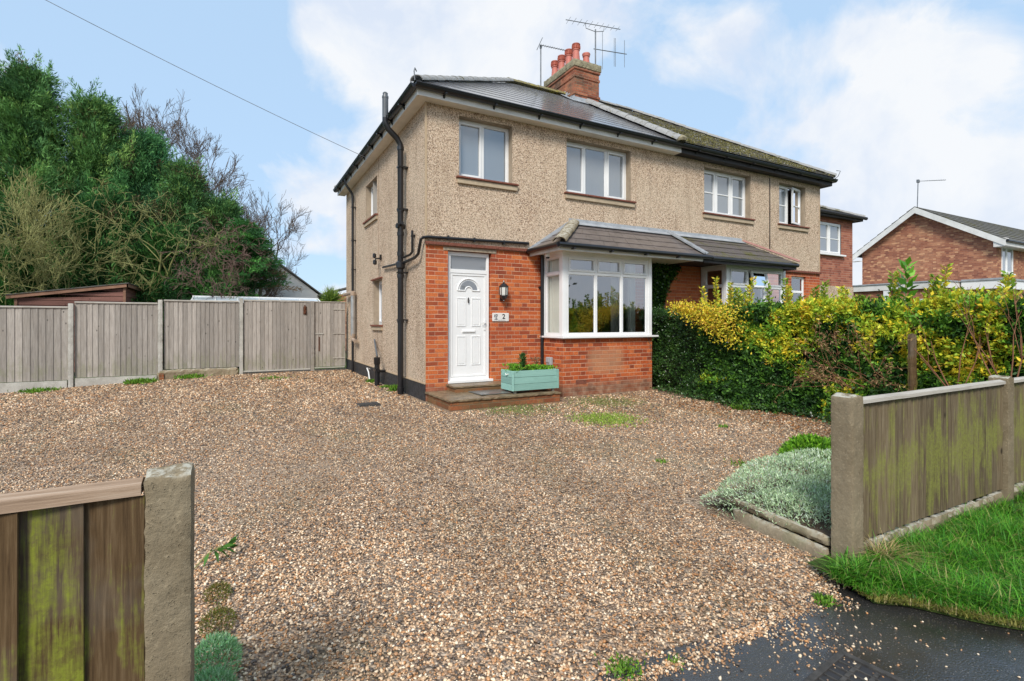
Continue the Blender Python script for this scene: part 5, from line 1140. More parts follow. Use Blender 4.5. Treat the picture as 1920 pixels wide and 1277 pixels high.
# debris of straws
b = MB()
for i in range(40):
    x = -2.9 + rng.random() * .5 * (i % 3); y = -5.9 + rng.random() * 2.2; a_ = rng.random() * 3.1; l_ = .05 + .12 * rng.random(); z = gz(x, y) + .018; b.tube([(x, y, z), (x + math.cos(a_) * l_, y + math.sin(a_) * l_, z + .006)], .0013, 4)
b.build('straw', M['wood_cap'], label='pale dry straws lying on the gravel beside the left fence post', cat='straw', kind='stuff')
k = 900; x = rng.uniform(3.2, 4.4, k); y = rng.uniform(-5.6, -2.2, k); 
leaves('fallen_leaves', M['leaf'], np.stack([x, y, np.full(k, .012)], 1), rng.normal(size=(k, 3)) * np.array([1, 1, .12]), .035, .022, palette(k, [(.30, .12, .04), (.42, .20, .06), (.18, .09, .04)], [2, 1, 2]), label='brown fallen leaves scattered on the gravel along the hedge', cat='leaves', kind='stuff')

# road drain grate
t = thing('drain_grate', (-.75, -7.34, -.03), 'black iron drain grate in the wet asphalt at the bottom right', 'drain grate')
b = MB(); gx, gy = -.76, -7.36; ca, sa = math.cos(.12), math.sin(.12)
def gr(x0, x1, y0, y1, z0, z1):
    q = MB(); q.box(x0, x1, y0, y1, z0, z1); b.add([(gx + v[0] * ca - v[1] * sa, gy + v[0] * sa + v[1] * ca, v[2]) for v in q.v], q.f)
for q in ((-.16, .16, -.16, -.135), (-.16, .16, .135, .16), (-.16, -.135, -.135, .135), (.135, .16, -.135, .135)): gr(*q, -.05, -.024)
for i in range(6):
    for j in range(4): gr(-.13 + .044 * i, -.13 + .044 * i + .034, -.13 + .066 * j, -.13 + .066 * j + .016, -.05, -.026)
for i in range(5): gr(-.097 + .044 * i, -.090 + .044 * i, -.135, .135, -.05, -.027)
b.build('grate', M['iron'], t, bevel=.002)
t2_ = MB(); t2_.box(gx - .15, gx + .15, gy - .15, gy + .15, -.06, -.0335); t2_.build('gully_mouth', M['dark'], t)

# ---------------------------------------------------------------- hedges
def hedge_front(y, z):     # x of the driveway face
    return 4.62 - .38 * max(0, 1 - z / .8) * min(1, max(0, (-y - 1.0) / 2)) + .26 * noise.noise((y * 1.1, z * 1.3, 2)) + .12 * noise.noise((y * 3.1, z * 3.1, 7)) + (.25 if y > -1.2 else 0) * max(0, (y + 1.2) / 1.2)
def hedge(name, y0, y1, top, k, dark, lab, L, W):
    """leaves set along short twigs that stick out of the hedge's faces"""
    t = thing(name, (5.1, (y0 + y1) / 2, 0), lab, 'hedge'); tw = k // 9; PP, DD, CC = [], [], []
    G = np.array([(.04, .11, .02), (.09, .22, .025), (.02, .06, .012)]); Yl = np.array([(.80, .62, .04), (.60, .60, .04), (.36, .50, .04), (.78, .44, .06)]); DK = np.array([(.03, .075, .018), (.055, .13, .025), (.10, .20, .04), (.018, .05, .012)])
    for i in range(tw):
        y = rng.uniform(y0, y1); z = rng.random() * top; tp = top + (.03 if dark else .10) * noise.noise((y * 1.9, 0, 5)) + (.02 if dark else .07) * noise.noise((y * 7, 0, 5))
        if rng.random() < .62: p = np.array([hedge_front(y, z) + rng.exponential(.06), y, min(z, tp)]); d_ = np.array([-.8, 0, .45])
        else: p = np.array([rng.uniform(hedge_front(y, tp), 5.6), y, tp - rng.exponential(.05)]); d_ = np.array([-.1, 0, 1.])
        d_ = d_ + rng.normal(size=3) * .5; d_ /= np.linalg.norm(d_); ln = rng.uniform(.05, .13) * (1 if dark else 1.25)
        if rng.random() < .06 and not dark: ln *= 1.9
        if dark: base = DK[rng.choice(4, p=[.38, .3, .12, .2])]
        else:
            q = noise.noise((y * 1.5, p[2] * 1.6, 1)) + .7 * noise.noise((y * 4.3, p[2] * 4.3, 4)) + .95 * (p[2] / top - .62) + .22 * min(1, (-y - 1.5) / 3) - .10 + rng.normal() * .13
            if q > .22: base = Yl[rng.choice(4, p=[.20, .30, .46, .04])]
            elif q > .03: base = np.array([.17, .36, .035])
            else: base = G[rng.choice(3, p=[.42, .33, .25])]
        m_ = 9; s_ = np.arange(m_) / m_; side = rng.normal(size=(m_, 3)); PP.append(p + d_ * ln * s_[:, None] + side * .006); DD.append(d_ * .8 + side * .75); CC.append(base * (1 + .25 * (rng.random((m_, 1)) * 2 - 1)))
    P = np.concatenate(PP); D = np.concatenate(DD); C_ = np.concatenate(CC); k = len(P)
    leaves('foliage', M['glossleaf' if dark else 'leaf'], P, D, L * (.5 + .9 * rng.random(k)), W * (.6 + .7 * rng.random(k)), C_, t)
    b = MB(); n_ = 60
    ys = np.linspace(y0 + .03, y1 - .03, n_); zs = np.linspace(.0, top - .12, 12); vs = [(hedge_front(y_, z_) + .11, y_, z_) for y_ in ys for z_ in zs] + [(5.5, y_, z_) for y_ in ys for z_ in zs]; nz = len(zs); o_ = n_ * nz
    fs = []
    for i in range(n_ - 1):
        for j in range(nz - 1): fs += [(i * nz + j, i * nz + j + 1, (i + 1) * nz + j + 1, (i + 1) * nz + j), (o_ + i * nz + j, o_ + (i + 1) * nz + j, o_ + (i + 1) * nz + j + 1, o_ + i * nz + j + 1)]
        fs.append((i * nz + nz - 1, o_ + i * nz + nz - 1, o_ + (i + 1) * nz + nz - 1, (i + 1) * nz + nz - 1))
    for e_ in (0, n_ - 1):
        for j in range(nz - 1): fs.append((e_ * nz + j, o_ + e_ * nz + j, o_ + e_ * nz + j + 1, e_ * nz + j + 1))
    b.add(vs, fs); b.build('dark_core', M['core'], t)  # solid opaque core; the hedge's inner shade is put into its colour
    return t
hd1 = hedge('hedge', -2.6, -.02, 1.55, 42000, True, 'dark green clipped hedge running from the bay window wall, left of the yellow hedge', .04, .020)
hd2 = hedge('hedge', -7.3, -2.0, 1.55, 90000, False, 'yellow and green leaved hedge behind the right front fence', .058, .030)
# upright shoots standing out of the hedge top and a yellow spray over the dark part
def shoots(lst, par):
    PP, DD, CC = [], [], []; b = MB()
    for (x, y, z0, z1, lx_, ly_, yel) in lst:
        L = z1 - z0; k = int(150 * L) + 20
        for i in range(k):
            t_2 = i / k; a_ = rng.random() * 6.283; PP.append((x + lx_ * t_2 + .01 * math.cos(a_), y + ly_ * t_2 + .01 * math.sin(a_), z0 + L * t_2)); DD.append((math.cos(a_), math.sin(a_), .7))
        CC.append(palette(k, [(.36, .50, .05), (.66, .60, .05), (.80, .54, .06)] if yel else [(.20, .34, .04), (.34, .42, .05)], [2, 2, 1] if yel else [2, 1])); b.tube([(x, y, z0 - .2), (x + lx_, y + ly_, z1)], [.005, .002], 4)
    P = np.array(PP); leaves('shoot_leaves', M['leaf'], P, np.array(DD), rng.uniform(.045, .085, len(P)), .032, np.concatenate(CC), par); b.build('shoot_stems', M['barkred'], par)
lst = []
for px_y in np.arange(-7.0, -2.2, .075):
    if rng.random() < .75: lst.append((rng.uniform(4.7, 5.3), px_y + rng.normal() * .05, 1.6, 1.66 + rng.random() ** 1.5 * .50, rng.normal() * .05, rng.normal() * .05, rng.random() < .5))
lst += [(4.72, -2.15, 1.45, 2.15, .0, .05, True), (4.75, -2.35, 1.45, 2.05, .03, -.04, True), (4.7, -1.95, 1.5, 2.0, -.05, .1, True), (4.8, -2.7, 1.5, 1.98, .0, 0, True), (5.1, -3.25, 1.55, 1.95, 0, 0, True), (4.9, -1.75, 1.45, 1.8, 0, .1, True)]
shoots(lst, hd2)
k = 2600; a_ = rng.random(k); P = np.stack([4.40 + .12 * rng.normal(size=k) * .5 - .05, -1.55 - 1.3 * a_ + rng.normal(size=k) * .12, 1.65 - .75 * a_ * rng.random(k) + rng.normal(size=k) * .06], 1)
leaves('yellow_spray', M['leaf'], P, rng.normal(size=(k, 3)) + np.array([-.6, 0, .2]), .045, .024, palette(k, [(.80, .62, .05), (.60, .58, .05), (.78, .44, .07)], [3, 2, 1], .3), hd2)
# big-leaved laurel shoot, dead twiggy branch, old post and thin reddish stems
t = thing('laurel_shoot', (5.0, -4.9, 1.6), 'tall shoot of large bright green laurel leaves above the hedge top', 'plant')
b = MB(); b.tube([(5.0, -4.95, 1.2), (5.02, -4.93, 2.12)], .01, 6); b.build('stem', M['barkgreen'], t)
k = 34; P = np.array([(5.0 + .02 * i / k, -4.95, 1.35 + .78 * i / k) for i in range(k)]); an = np.arange(k) * 2.4; D = np.stack([np.cos(an), np.sin(an), .25 + .9 * np.arange(k) / k], 1)
leaves('foliage', M['glossleaf'], P, D, .17, .075, palette(k, [(.12, .34, .03), (.20, .46, .04), (.07, .22, .03)], [2, 2, 1]), t)
def twigs(name, m, segs, par=None, k=4, **tg):
    """segs: arrays p (n,3), q (n,3), r0, r1"""
    p = np.array([s_[0] for s_ in segs], float); q = np.array([s_[1] for s_ in segs], float); r0 = np.array([s_[2] for s_ in segs]); r1 = np.array([s_[3] for s_ in segs]); n_ = len(p)
    T = nrm(q - p); up = np.where(np.abs(T[:, 2:3]) > .9, np.array([[1., 0, 0]]), np.array([[0, 0, 1.]])); U = nrm(np.cross(T, up)); Vv = np.cross(T, U); rings = []
    for c_, r_ in ((p, r0), (q, r1)):
        for j in range(k): a2 = 6.283 * j / k; rings.append(c_ + (U * math.cos(a2) + Vv * math.sin(a2)) * r_[:, None])
    V = np.stack(rings, 1); F = np.array([[j, (j + 1) % k, k + (j + 1) % k, k + j] for j in range(k)]); F = (F[None] + 2 * k * np.arange(n_)[:, None, None]).reshape(-1, 4)
    return fastmesh(name, V.reshape(-1, 3), F, M[m], par, smooth=True, **tg)
def grow(p, d_, L, r, depth, rs, segs, up=.05, spread=.6, kids=(2, 4), bend=.25, shrink=.68, nseg=4, minr=.003, grav=0.0):
    p = Vector(p); d_ = Vector(d_).normalized(); st_ = []
    for i in range(nseg):
        d_ = (d_ + Vector((rs.gauss(0, bend), rs.gauss(0, bend), rs.gauss(0, bend) + up - grav * (1 if depth < 2 else 0)))).normalized(); q = p + d_ * (L / nseg)
        ra = max(minr, r * (1 - .5 * i / nseg)); rb = max(minr, r * (1 - .5 * (i + 1) / nseg)); segs.append((tuple(p), tuple(q), ra, rb)); p = q; st_.append((p.copy(), d_.copy(), rb))
    if depth <= 0: return
    for j in range(rs.randint(*kids)):
        q, dd, rb = st_[min(nseg - 1, int(nseg * (.35 + .65 * rs.random())))]
        v = Vector((rs.gauss(0, 1), rs.gauss(0, 1), rs.gauss(0, 1))); v = (v - v.dot(dd) * dd).normalized(); nd = (dd + v * spread * rs.uniform(.5, 1.3))
        grow(q, nd, L * shrink * rs.uniform(.7, 1.15), rb * .7, depth - 1, rs, segs, up, spread, kids, bend, shrink, nseg, minr, grav)
rs = random.Random(5); sg = []
for i in range(14): grow((4.45, -5.1 + .1 * i * .5, .45), (-.25, .8 * rs.uniform(-.2, 1), rs.uniform(.0, .35)), .6, .006, 2, rs, sg, spread=.5, minr=.0015, nseg=3)
twigs('dead_branch', 'barkred', sg, label='dead brown twiggy branch lying against the yellow hedge', cat='branch')
k = 700; idx = rng.integers(0, len(sg), k); P = np.array([sg[i][1] for i in idx]); leaves('withered_leaves', M['leaf'], P, rng.normal(size=(k, 3)) + np.array([0, 0, -.6]), .045, .012, palette(k, [(.36, .22, .10), (.48, .34, .17), (.22, .12, .06)], [2, 1, 1]), bpy.data.objects['dead_branch'])
rough_block(4.28, 4.37, -5.35, -5.26, .0, 1.22, .05, .008).build('old_post', M['wood_green'], label='old dark wooden stump post standing in front of the yellow hedge', cat='post')
for i, (x, y, z, lab) in enumerate(((4.05, -6.28, 1.55, 'bare reddish shrub stem against the hedge at the right edge'), (4.25, -5.75, 1.45, 'thin bare reddish shrub left of the thicker one before the hedge'))):
    rs = random.Random(40 + i); sg = [((x, y, 0), (x + .01, y, .55), .022 - .008 * i, .018 - .008 * i)]
    for j in range(5): grow((x + .01, y, .5), (rs.gauss(0, .35), rs.gauss(0, .35), 1), .7 * (z / 1.5), .009, 2, rs, sg, spread=.45, kids=(1, 3), minr=.0018, nseg=3, bend=.12)
    twigs('shrub', 'barkred', sg, label=lab, cat='shrub')
k = 1500; P = np.stack([rng.uniform(2.2, 4.3, k), rng.uniform(-6.6, -5.7, k), .02 + .5 * rng.random(k) ** 2], 1)
leaves('bed_plants', M['leaf'], P, rng.normal(size=(k, 3)) + np.array([0, 0, 1.]), .07, .016, palette(k, [(.10, .22, .03), (.24, .26, .07), (.34, .22, .09)], [3, 2, 1]), label='straggly low growth in the bed between front fence and hedge', cat='ground cover', kind='stuff')
# ivy on the wall between the bays
t = thing('ivy', (5.3, -.05, 0), 'dark green ivy climbing the orange brick wall just right of the bay', 'climbing plant')
k = 7500; z = rng.uniform(.6, 2.66, k); wd_ = .42 + .16 * np.sin(z * 3) + .25 * np.clip((z - 2.2) / .4, 0, 1); x = 5.06 + rng.random(k) * (wd_ + .12) ; y = -.03 - rng.exponential(.035, k)
leaves('foliage', M['glossleaf'], np.stack([x, y, z], 1), rng.normal(size=(k, 3)) * .5 + np.array([0, -.5, -.7]), .055, .045, palette(k, [(.03, .085, .015), (.06, .15, .02), (.10, .22, .03), (.02, .05, .01)], [3, 3, 1, 2], .35), t, wide=.35)
b = MB(); b.tube([(5.3, -.02, 0), (5.32, -.02, 1.2), (5.28, -.02, 2.5)], .012, 6); b.tube([(4.40, BF - .01, 1.05), (4.47, BF - .012, .9), (4.5, BF - .012, .6)], .006, 5); b.build('stem', M['bark'], t)
k = 2200; y = rng.uniform(-5.0, -.8, k); x = np.array([hedge_front(a_, .1) for a_ in y]) - rng.exponential(.09, k)
leaves('hedge_ivy', M['glossleaf'], np.stack([x, y, .01 + .08 * rng.random(k)], 1), rng.normal(size=(k, 3)) + np.array([-.3, 0, .6]), .04, .028, palette(k, [(.03, .08, .02), (.08, .17, .04), (.10, .14, .06)], [3, 1, 1], .3), label='creeping ivy along the foot of the hedge', cat='ground cover', kind='stuff')

# ---------------------------------------------------------------- beyond the back fence
t = thing('shed', (-6.8, 10, 0), 'reddish brown timber shed with a sloping roof, behind the left part of the grey fence', 'shed')
SX0, SX1, SY0, SY1 = -7.95, -5.68, 9.5, 12.2; ZLo, ZHi = 2.0, 2.36
b = MB(); z = 0.0; i = 0
while z < ZHi:
    zt = z + .14; pts = []
    # each weatherboard is clipped under the roof slope
    def zr(x): return ZLo + (ZHi - ZLo) * (x - SX0) / (SX1 - SX0)
    xa = SX0 if zr(SX0) > z + .01 else SX0 + (z + .01 - ZLo) / (ZHi - ZLo) * (SX1 - SX0)
    if xa < SX1 - .05:
        tl_, tr_ = min(zt, zr(xa)), min(zt, zr(SX1)); b.prism([(xa, SY0 - .018, z), (SX1, SY0 - .018, z), (SX1, SY0 - .004, tr_), (xa, SY0 - .004, max(tl_, z + .012))], (0, .02, 0))
    b.prism([(SX1 + .018, SY0, z), (SX1 + .018, SY1, z), (SX1 + .004, SY1, min(zt, ZHi)), (SX1 + .004, SY0, min(zt, ZHi))], (-.02, 0, 0)); z = zt
b.build('wall', M['wood_shed'], t)
b = MB(); b.box(SX1 - .02, SX1 + .04, SY0 - .04, SY0 + .02, 0, ZHi); b.box(SX0 - .04, SX0 + .02, SY0 - .04, SY0 + .02, 0, ZLo); b.prism([(SX0 - .18, SY0 - .10, ZLo - .03), (SX1 + .10, SY0 - .10, ZHi + .0), (SX1 + .10, SY0 - .10, ZHi + .10), (SX0 - .18, SY0 - .10, ZLo + .06)], (0, .03, 0))
b.prism([(SX1 + .10, SY0 - .10, ZHi), (SX1 + .10, SY1 + .1, ZHi - .0), (SX1 + .10, SY1 + .1, ZHi + .10), (SX1 + .10, SY0 - .10, ZHi + .10)], (-.03, 0, 0)); b.build('trim', M['wood_trim'], t)
b = MB(); b.prism([(SX0 - .2, SY0 - .12, ZLo + .061), (SX1 + .12, SY0 - .12, ZHi + .101), (SX1 + .12, SY1 + .1, ZHi + .101), (SX0 - .2, SY1 + .1, ZLo + .061)], (0, 0, .025)); b.build('roof', M['fartile'], t)
t = thing('greenhouse', (-2.4, 10, 0), 'low greenhouse with a pale translucent roof just showing over the gates', 'greenhouse')
b = MB(); b.prism([(-4.1, 9.9, 2.02), (-.4, 9.9, 2.02), (-.4, 10.7, 2.17), (-4.1, 10.7, 2.17)], (0, 0, .02)); b.prism([(-4.1, 10.7, 2.17), (-.4, 10.7, 2.17), (-.4, 11.5, 2.02), (-4.1, 11.5, 2.02)], (0, 0, .02)); b.build('roof', plain('pale_sheet_roof', (.50, .56, .60), .3, .08, 2), t)
b = MB(); x = -4.1
while x < -.35: b.box(x, x + .035, 9.88, 9.92, 0, 2.02); b.prism([(x, 9.9, 2.045), (x + .035, 9.9, 2.045), (x + .035, 10.7, 2.195), (x, 10.7, 2.195)], (0, 0, .015)); x += .62
b.box(-4.12, -.38, 9.87, 9.90, 1.98, 2.05); b.box(-4.12, -.38, 10.68, 10.72, 2.18, 2.215); b.build('frame', M['white'], t)
b = MB(); b.box(-4.08, -.42, 9.93, 11.45, 0, 2.0); b.build('glazing', M['glass'], t)
t = thing('garage_building', (-.8, 20, 0), 'pale rendered building with a shallow gable, beyond the fence by the house corner', 'building')
b = MB(); gx0, gx1, gpk = -3.4, 1.0, -1.3
b.prism([(gx0, 20, 0), (gx1, 20, 0), (gx1, 20, 2.75), (-.95, 20, 4.3), (gx0, 20, 2.6)], (0, 6, 0)); b.build('wall', plain('pale_render', (.62, .64, .63), .8, .05, 1.5), t)
b = MB(); b.prism([(-.97, 19.85, 4.30), (1.25, 19.85, 2.66), (1.25, 19.85, 2.72), (-.95, 19.85, 4.38)], (0, 6.3, 0)); b.prism([(-.97, 19.85, 4.30), (-.95, 19.85, 4.38), (-3.65, 19.85, 2.53), (-3.65, 19.85, 2.46)], (0, 6.3, 0)); b.build('roof', M['fartile'], t)
b = MB(); b.box(1.02, 1.10, 19.8, 19.9, 1.6, 2.66); b.build('downpipe', M['blackwood'], t)
t = thing('brick_outbuilding', (1.8, 17, 0), 'sliver of a red brick outbuilding with tiled roof behind the house corner', 'building')
b = MB(); b.box(1.05, 4, 17, 21, 0, 2.72); b.build('wall', M['brick_far'], t); b = MB(); b.prism([(.85, 16.9, 2.72), (4, 16.9, 3.6), (4, 16.9, 3.7), (.85, 16.9, 2.80)], (0, 4, 0)); b.build('roof', M['fartile'], t)
# cordyline palm
t = thing('cordyline_palm', (.3, 12, 0), 'spiky green cordyline palm behind the side gate at the house corner', 'palm')
b = MB(); b.tube([(.28, 12, 0), (.3, 12, 1.2), (.29, 12, 2.1)], [.07, .06, .05], 10); b.build('trunk', M['bark'], t)
k = 420; a_ = rng.random(k) * 6.283; e_ = rng.uniform(-.3, 1.5, k); D = np.stack([np.cos(a_) * np.cos(e_), np.sin(a_) * np.cos(e_), np.sin(e_)], 1)
leaves('crown', M['leaf'], np.tile([.29, 12, 2.15], (k, 1)) + rng.normal(size=(k, 3)) * .04, D, .62 * (.7 + .4 * rng.random(k)), .035, palette(k, [(.17, .27, .04), (.28, .38, .06), (.08, .14, .03)], [3, 2, 2]), t, wide=.4)

# ---------------------------------------------------------------- trees
def conifer(name, x, y, h, r, k, lab, cols, wts, rise=.55, droop=0.0, taper=.75, zlo=.04, sp=.22, L=.15, W=.026, seed=0, lean=0.0, group=None, layers=0):
    t = thing(name, (x, y, -.15), lab, 'tree', group); g = np.random.default_rng(seed)
    nb = k; u = g.random(nb) ** .85; z0 = h * (zlo + (1 - zlo - .02) * u)
    if layers: z0 = h * (zlo + (1 - zlo) * np.round(u * layers) / layers * .95) + g.normal(size=nb) * .10
    pr_ = (np.clip(1 - z0 / h, 0, 1) ** taper) * r * (.45 + .75 * g.random(nb) ** 1.3) + .12
    lob = np.array([1 + .45 * noise.noise((math.cos(a_) * 1.3 + seed, math.sin(a_) * 1.3, z_ * .55)) for a_, z_ in zip(g.random(nb) * 0, z0)])
    az = g.random(nb) * 6.283
    lob = np.array([1 + .7 * noise.noise((math.cos(a_) * 1.4 + seed * 3, math.sin(a_) * 1.4, z_ * .6)) for a_, z_ in zip(az, z0)])
    pr_ = pr_ * lob
    dr_ = np.stack([np.cos(az), np.sin(az), np.zeros(nb)], 1); ri = rise * (.6 + .8 * g.random(nb))
    ns = 11; P_, D_, B_, bx_ = [], [], [], []
    for j in range(ns):
        s_ = .30 + .72 * (j + g.random(nb)) / ns
        c_ = np.stack([x + dr_[:, 0] * pr_ * s_ + lean * z0, y + dr_[:, 1] * pr_ * s_, z0 + pr_ * (ri * s_ - droop * s_ ** 2)], 1)
        m_ = 15
        for q in range(m_):
            w_ = (sp * (.35 + .65 * (1.1 - s_)) * (1 + r * .15))[:, None]; off = g.normal(size=(nb, 3)) * w_ * np.array([1, 1, .38 if layers else .7]); P_.append(c_ + off)
            D_.append(dr_ * (.9 if layers else .7) + np.array([0, 0, .05 if layers else .55]) + g.normal(size=(nb, 3)) * .42); B_.append(np.full(nb, s_))
    if not layers:   # feathery upright plumes that break the outline
        for q in range(nb // 5):
            i = g.integers(nb); hp = g.uniform(.35, .95) * min(1.2, r * .6); m2 = 70; tt = g.random(m2); bx = x + dr_[i, 0] * pr_[i] * g.uniform(.5, 1.0); by = y + dr_[i, 1] * pr_[i] * g.uniform(.5, 1.0); bz = z0[i] + pr_[i] * ri[i] * .8
            ln_ = dr_[i] * .35 + g.normal(size=3) * .12; w2 = .13 * (1 - tt)[:, None] + .015
            P_.append(np.array([bx, by, bz]) + tt[:, None] * hp * (np.array([0, 0, 1.]) + ln_) + g.normal(size=(m2, 3)) * w2); D_.append(np.array([0, 0, .9]) + g.normal(size=(m2, 3)) * .45 + ln_); B_.append(np.full(m2, 1.0)); bx_.append(np.full(m2, i))
    P_ = np.concatenate(P_); D_ = np.concatenate(D_); B_ = np.concatenate(B_); kk = len(P_); keep = P_[:, 2] > .0; P_, D_, B_ = P_[keep], D_[keep], B_[keep]; kk = len(P_)
    cs_ = np.array(cols); bc = cs_[g.choice(len(cols), nb, p=np.array(wts) / sum(wts))]; bi = np.concatenate([np.tile(np.arange(nb), ns * m_)] + bx_)[keep]
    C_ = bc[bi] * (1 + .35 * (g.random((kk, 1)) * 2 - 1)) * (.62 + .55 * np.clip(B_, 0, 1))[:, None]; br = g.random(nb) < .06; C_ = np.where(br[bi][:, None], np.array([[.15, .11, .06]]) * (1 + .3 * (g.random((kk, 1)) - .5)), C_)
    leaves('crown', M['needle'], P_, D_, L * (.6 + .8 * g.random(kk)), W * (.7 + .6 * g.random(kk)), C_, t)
    b = MB(); n_ = 8; b.tube([(x + lean * h * i / n_, y, -.2 + h * .96 * i / n_) for i in range(n_ + 1)], [max(.02, .035 * h * .55 * (1 - i / n_) + .015) for i in range(n_ + 1)], 8); b.build('trunk', M['bark'], t)
    sel = g.choice(nb, min(nb, 90), replace=False)
    segs = [((x + lean * z0[i], y, z0[i]), (x + dr_[i, 0] * pr_[i] * .9 + lean * z0[i], y + dr_[i, 1] * pr_[i] * .9, z0[i] + pr_[i] * (ri[i] - droop) * .9), .022, .006) for i in sel]
    twigs('limbs', 'bark', segs, t); return t
LEY = [(.095, .22, .07), (.15, .31, .085), (.055, .14, .05), (.23, .38, .10)]; LEYB = [(.07, .22, .085), (.12, .30, .10), (.045, .13, .055)]
G_ = 'evergreens massed behind the back fence'
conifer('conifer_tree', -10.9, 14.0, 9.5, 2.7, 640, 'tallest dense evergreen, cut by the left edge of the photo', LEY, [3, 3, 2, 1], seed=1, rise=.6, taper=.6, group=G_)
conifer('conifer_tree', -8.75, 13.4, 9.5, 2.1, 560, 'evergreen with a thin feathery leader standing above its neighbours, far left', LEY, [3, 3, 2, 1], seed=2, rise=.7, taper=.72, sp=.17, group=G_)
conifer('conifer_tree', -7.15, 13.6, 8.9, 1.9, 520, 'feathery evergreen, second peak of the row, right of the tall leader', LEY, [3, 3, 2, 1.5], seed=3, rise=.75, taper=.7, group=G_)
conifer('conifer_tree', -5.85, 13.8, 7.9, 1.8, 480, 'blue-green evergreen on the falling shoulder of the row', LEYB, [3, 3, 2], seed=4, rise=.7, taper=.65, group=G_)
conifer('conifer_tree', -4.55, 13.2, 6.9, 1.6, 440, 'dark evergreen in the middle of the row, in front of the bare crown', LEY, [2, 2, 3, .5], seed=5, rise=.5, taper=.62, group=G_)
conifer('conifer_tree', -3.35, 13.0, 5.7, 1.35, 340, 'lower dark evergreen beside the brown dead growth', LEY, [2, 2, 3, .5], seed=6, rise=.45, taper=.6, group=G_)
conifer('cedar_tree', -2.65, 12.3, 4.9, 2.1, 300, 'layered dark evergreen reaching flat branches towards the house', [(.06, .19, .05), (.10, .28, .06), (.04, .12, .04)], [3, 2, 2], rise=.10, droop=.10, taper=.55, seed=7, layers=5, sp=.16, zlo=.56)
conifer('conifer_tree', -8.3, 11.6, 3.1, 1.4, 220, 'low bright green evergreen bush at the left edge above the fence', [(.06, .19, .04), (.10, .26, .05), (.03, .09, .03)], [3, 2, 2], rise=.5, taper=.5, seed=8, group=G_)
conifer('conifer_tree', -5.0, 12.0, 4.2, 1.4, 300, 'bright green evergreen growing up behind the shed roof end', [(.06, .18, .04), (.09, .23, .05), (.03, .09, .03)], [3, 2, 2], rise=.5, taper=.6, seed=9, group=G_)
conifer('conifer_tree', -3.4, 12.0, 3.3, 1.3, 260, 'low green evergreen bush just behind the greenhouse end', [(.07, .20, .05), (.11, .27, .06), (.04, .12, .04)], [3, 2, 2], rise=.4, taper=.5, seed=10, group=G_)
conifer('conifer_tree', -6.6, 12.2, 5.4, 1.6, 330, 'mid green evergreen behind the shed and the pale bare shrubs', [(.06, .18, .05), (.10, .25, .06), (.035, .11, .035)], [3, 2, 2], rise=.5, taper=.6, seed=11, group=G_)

def bare(name, base, h, r, stems, depth, lab, m, mt=None, seed=1, spread=.6, up=.08, kids=(2, 4), bend=.16, fan=.5, shrink=.66, minr=.006, grav=0.0, L0=.45, cat='tree', group=None):
    t = thing(name, base, lab, cat, group); rs = random.Random(seed); big, fine = [], []
    for i in range(stems):
        a_ = rs.random() * 6.283; grow(base, (math.cos(a_) * fan * rs.random(), math.sin(a_) * fan * rs.random(), 1), h * L0 * rs.uniform(.8, 1.15), r, depth, rs, big, up, spread, kids, bend, shrink, 5, minr, grav)
    tr = [s_ for s_ in big if s_[2] > minr * 2.2]; fi = [s_ for s_ in big if s_[2] <= minr * 2.2]
    if tr: twigs('trunk', m, tr, t, 6)
    if fi: twigs('twigs', mt or m, fi, t, 3)
    return t
bare('birch_tree', (-5.6, 17.5, 0), 12.5, .13, 3, 5, 'bare tree with fine drooping twigs, its crown rising left of the other bare tree', 'barkdark', seed=3, spread=.5, kids=(4, 5), bend=.12, fan=.12, shrink=.58, minr=.0065, L0=.44, grav=.10, up=.14)
bare('bare_tree', (-3.45, 17.5, 0), 10.8, .16, 5, 5, 'wide bare deciduous tree with upswept twigs between the evergreens and the house', 'barkdark', seed=21, spread=.85, kids=(3, 5), bend=.13, fan=.95, shrink=.66, minr=.0065, L0=.34, up=.10)
bare('bare_shrub', (-8.3, 10.9, 0), 6.9, .04, 5, 5, 'pale lichen-covered bare shrub in front of the evergreens, far left above the fence', 'barkgreen', seed=12, spread=.65, kids=(3, 4), bend=.2, fan=.6, minr=.007, L0=.38, cat='shrub')
bare('bare_shrub', (-6.7, 11.0, 0), 5.4, .05, 9, 4, 'pale bare shrub rising behind the shed roof', 'barkgreen', seed=13, spread=.75, kids=(3, 4), bend=.25, fan=.9, minr=.007, L0=.36, cat='shrub')
bare('bare_shrub', (-5.0, 11.6, 2.2), 5.2, .045, 8, 4, 'pale bare branches hanging over the middle evergreens', 'barkgreen', seed=14, spread=.8, kids=(2, 4), bend=.28, fan=1.2, minr=.007, L0=.36, grav=.12, cat='shrub')
bare('dead_climber', (-3.3, 11.4, 1.4), 4.2, .03, 11, 4, 'brown dead twiggy growth hanging beside the layered evergreen', 'barkdark', 'deadtwig', seed=15, spread=.7, kids=(3, 4), bend=.3, fan=.8, minr=.006, L0=.38, grav=.15, cat='dead growth')
# overhead service cable
b = MB(); p0, p1 = Vector((-9.8, -9.0, 7.9)), Vector((-.30, 3.36, 5.12)); pts = []
c0 = Vector((-4.71, -.58, 5.95)) 
pA = Vector((-5.64, 3.33, 7.07)); pA = p1 + (pA - p1) * 1.7; pts = []
for i in range(41):
    u = i / 40; q = pA.lerp(p1, u); q.z -= .5 * u * (1 - u); pts.append(q)
b.tube(pts, .006, 5); b.build('overhead_cable', M['metal'], label='thin overhead cable running across the sky to the side eaves', cat='cable')

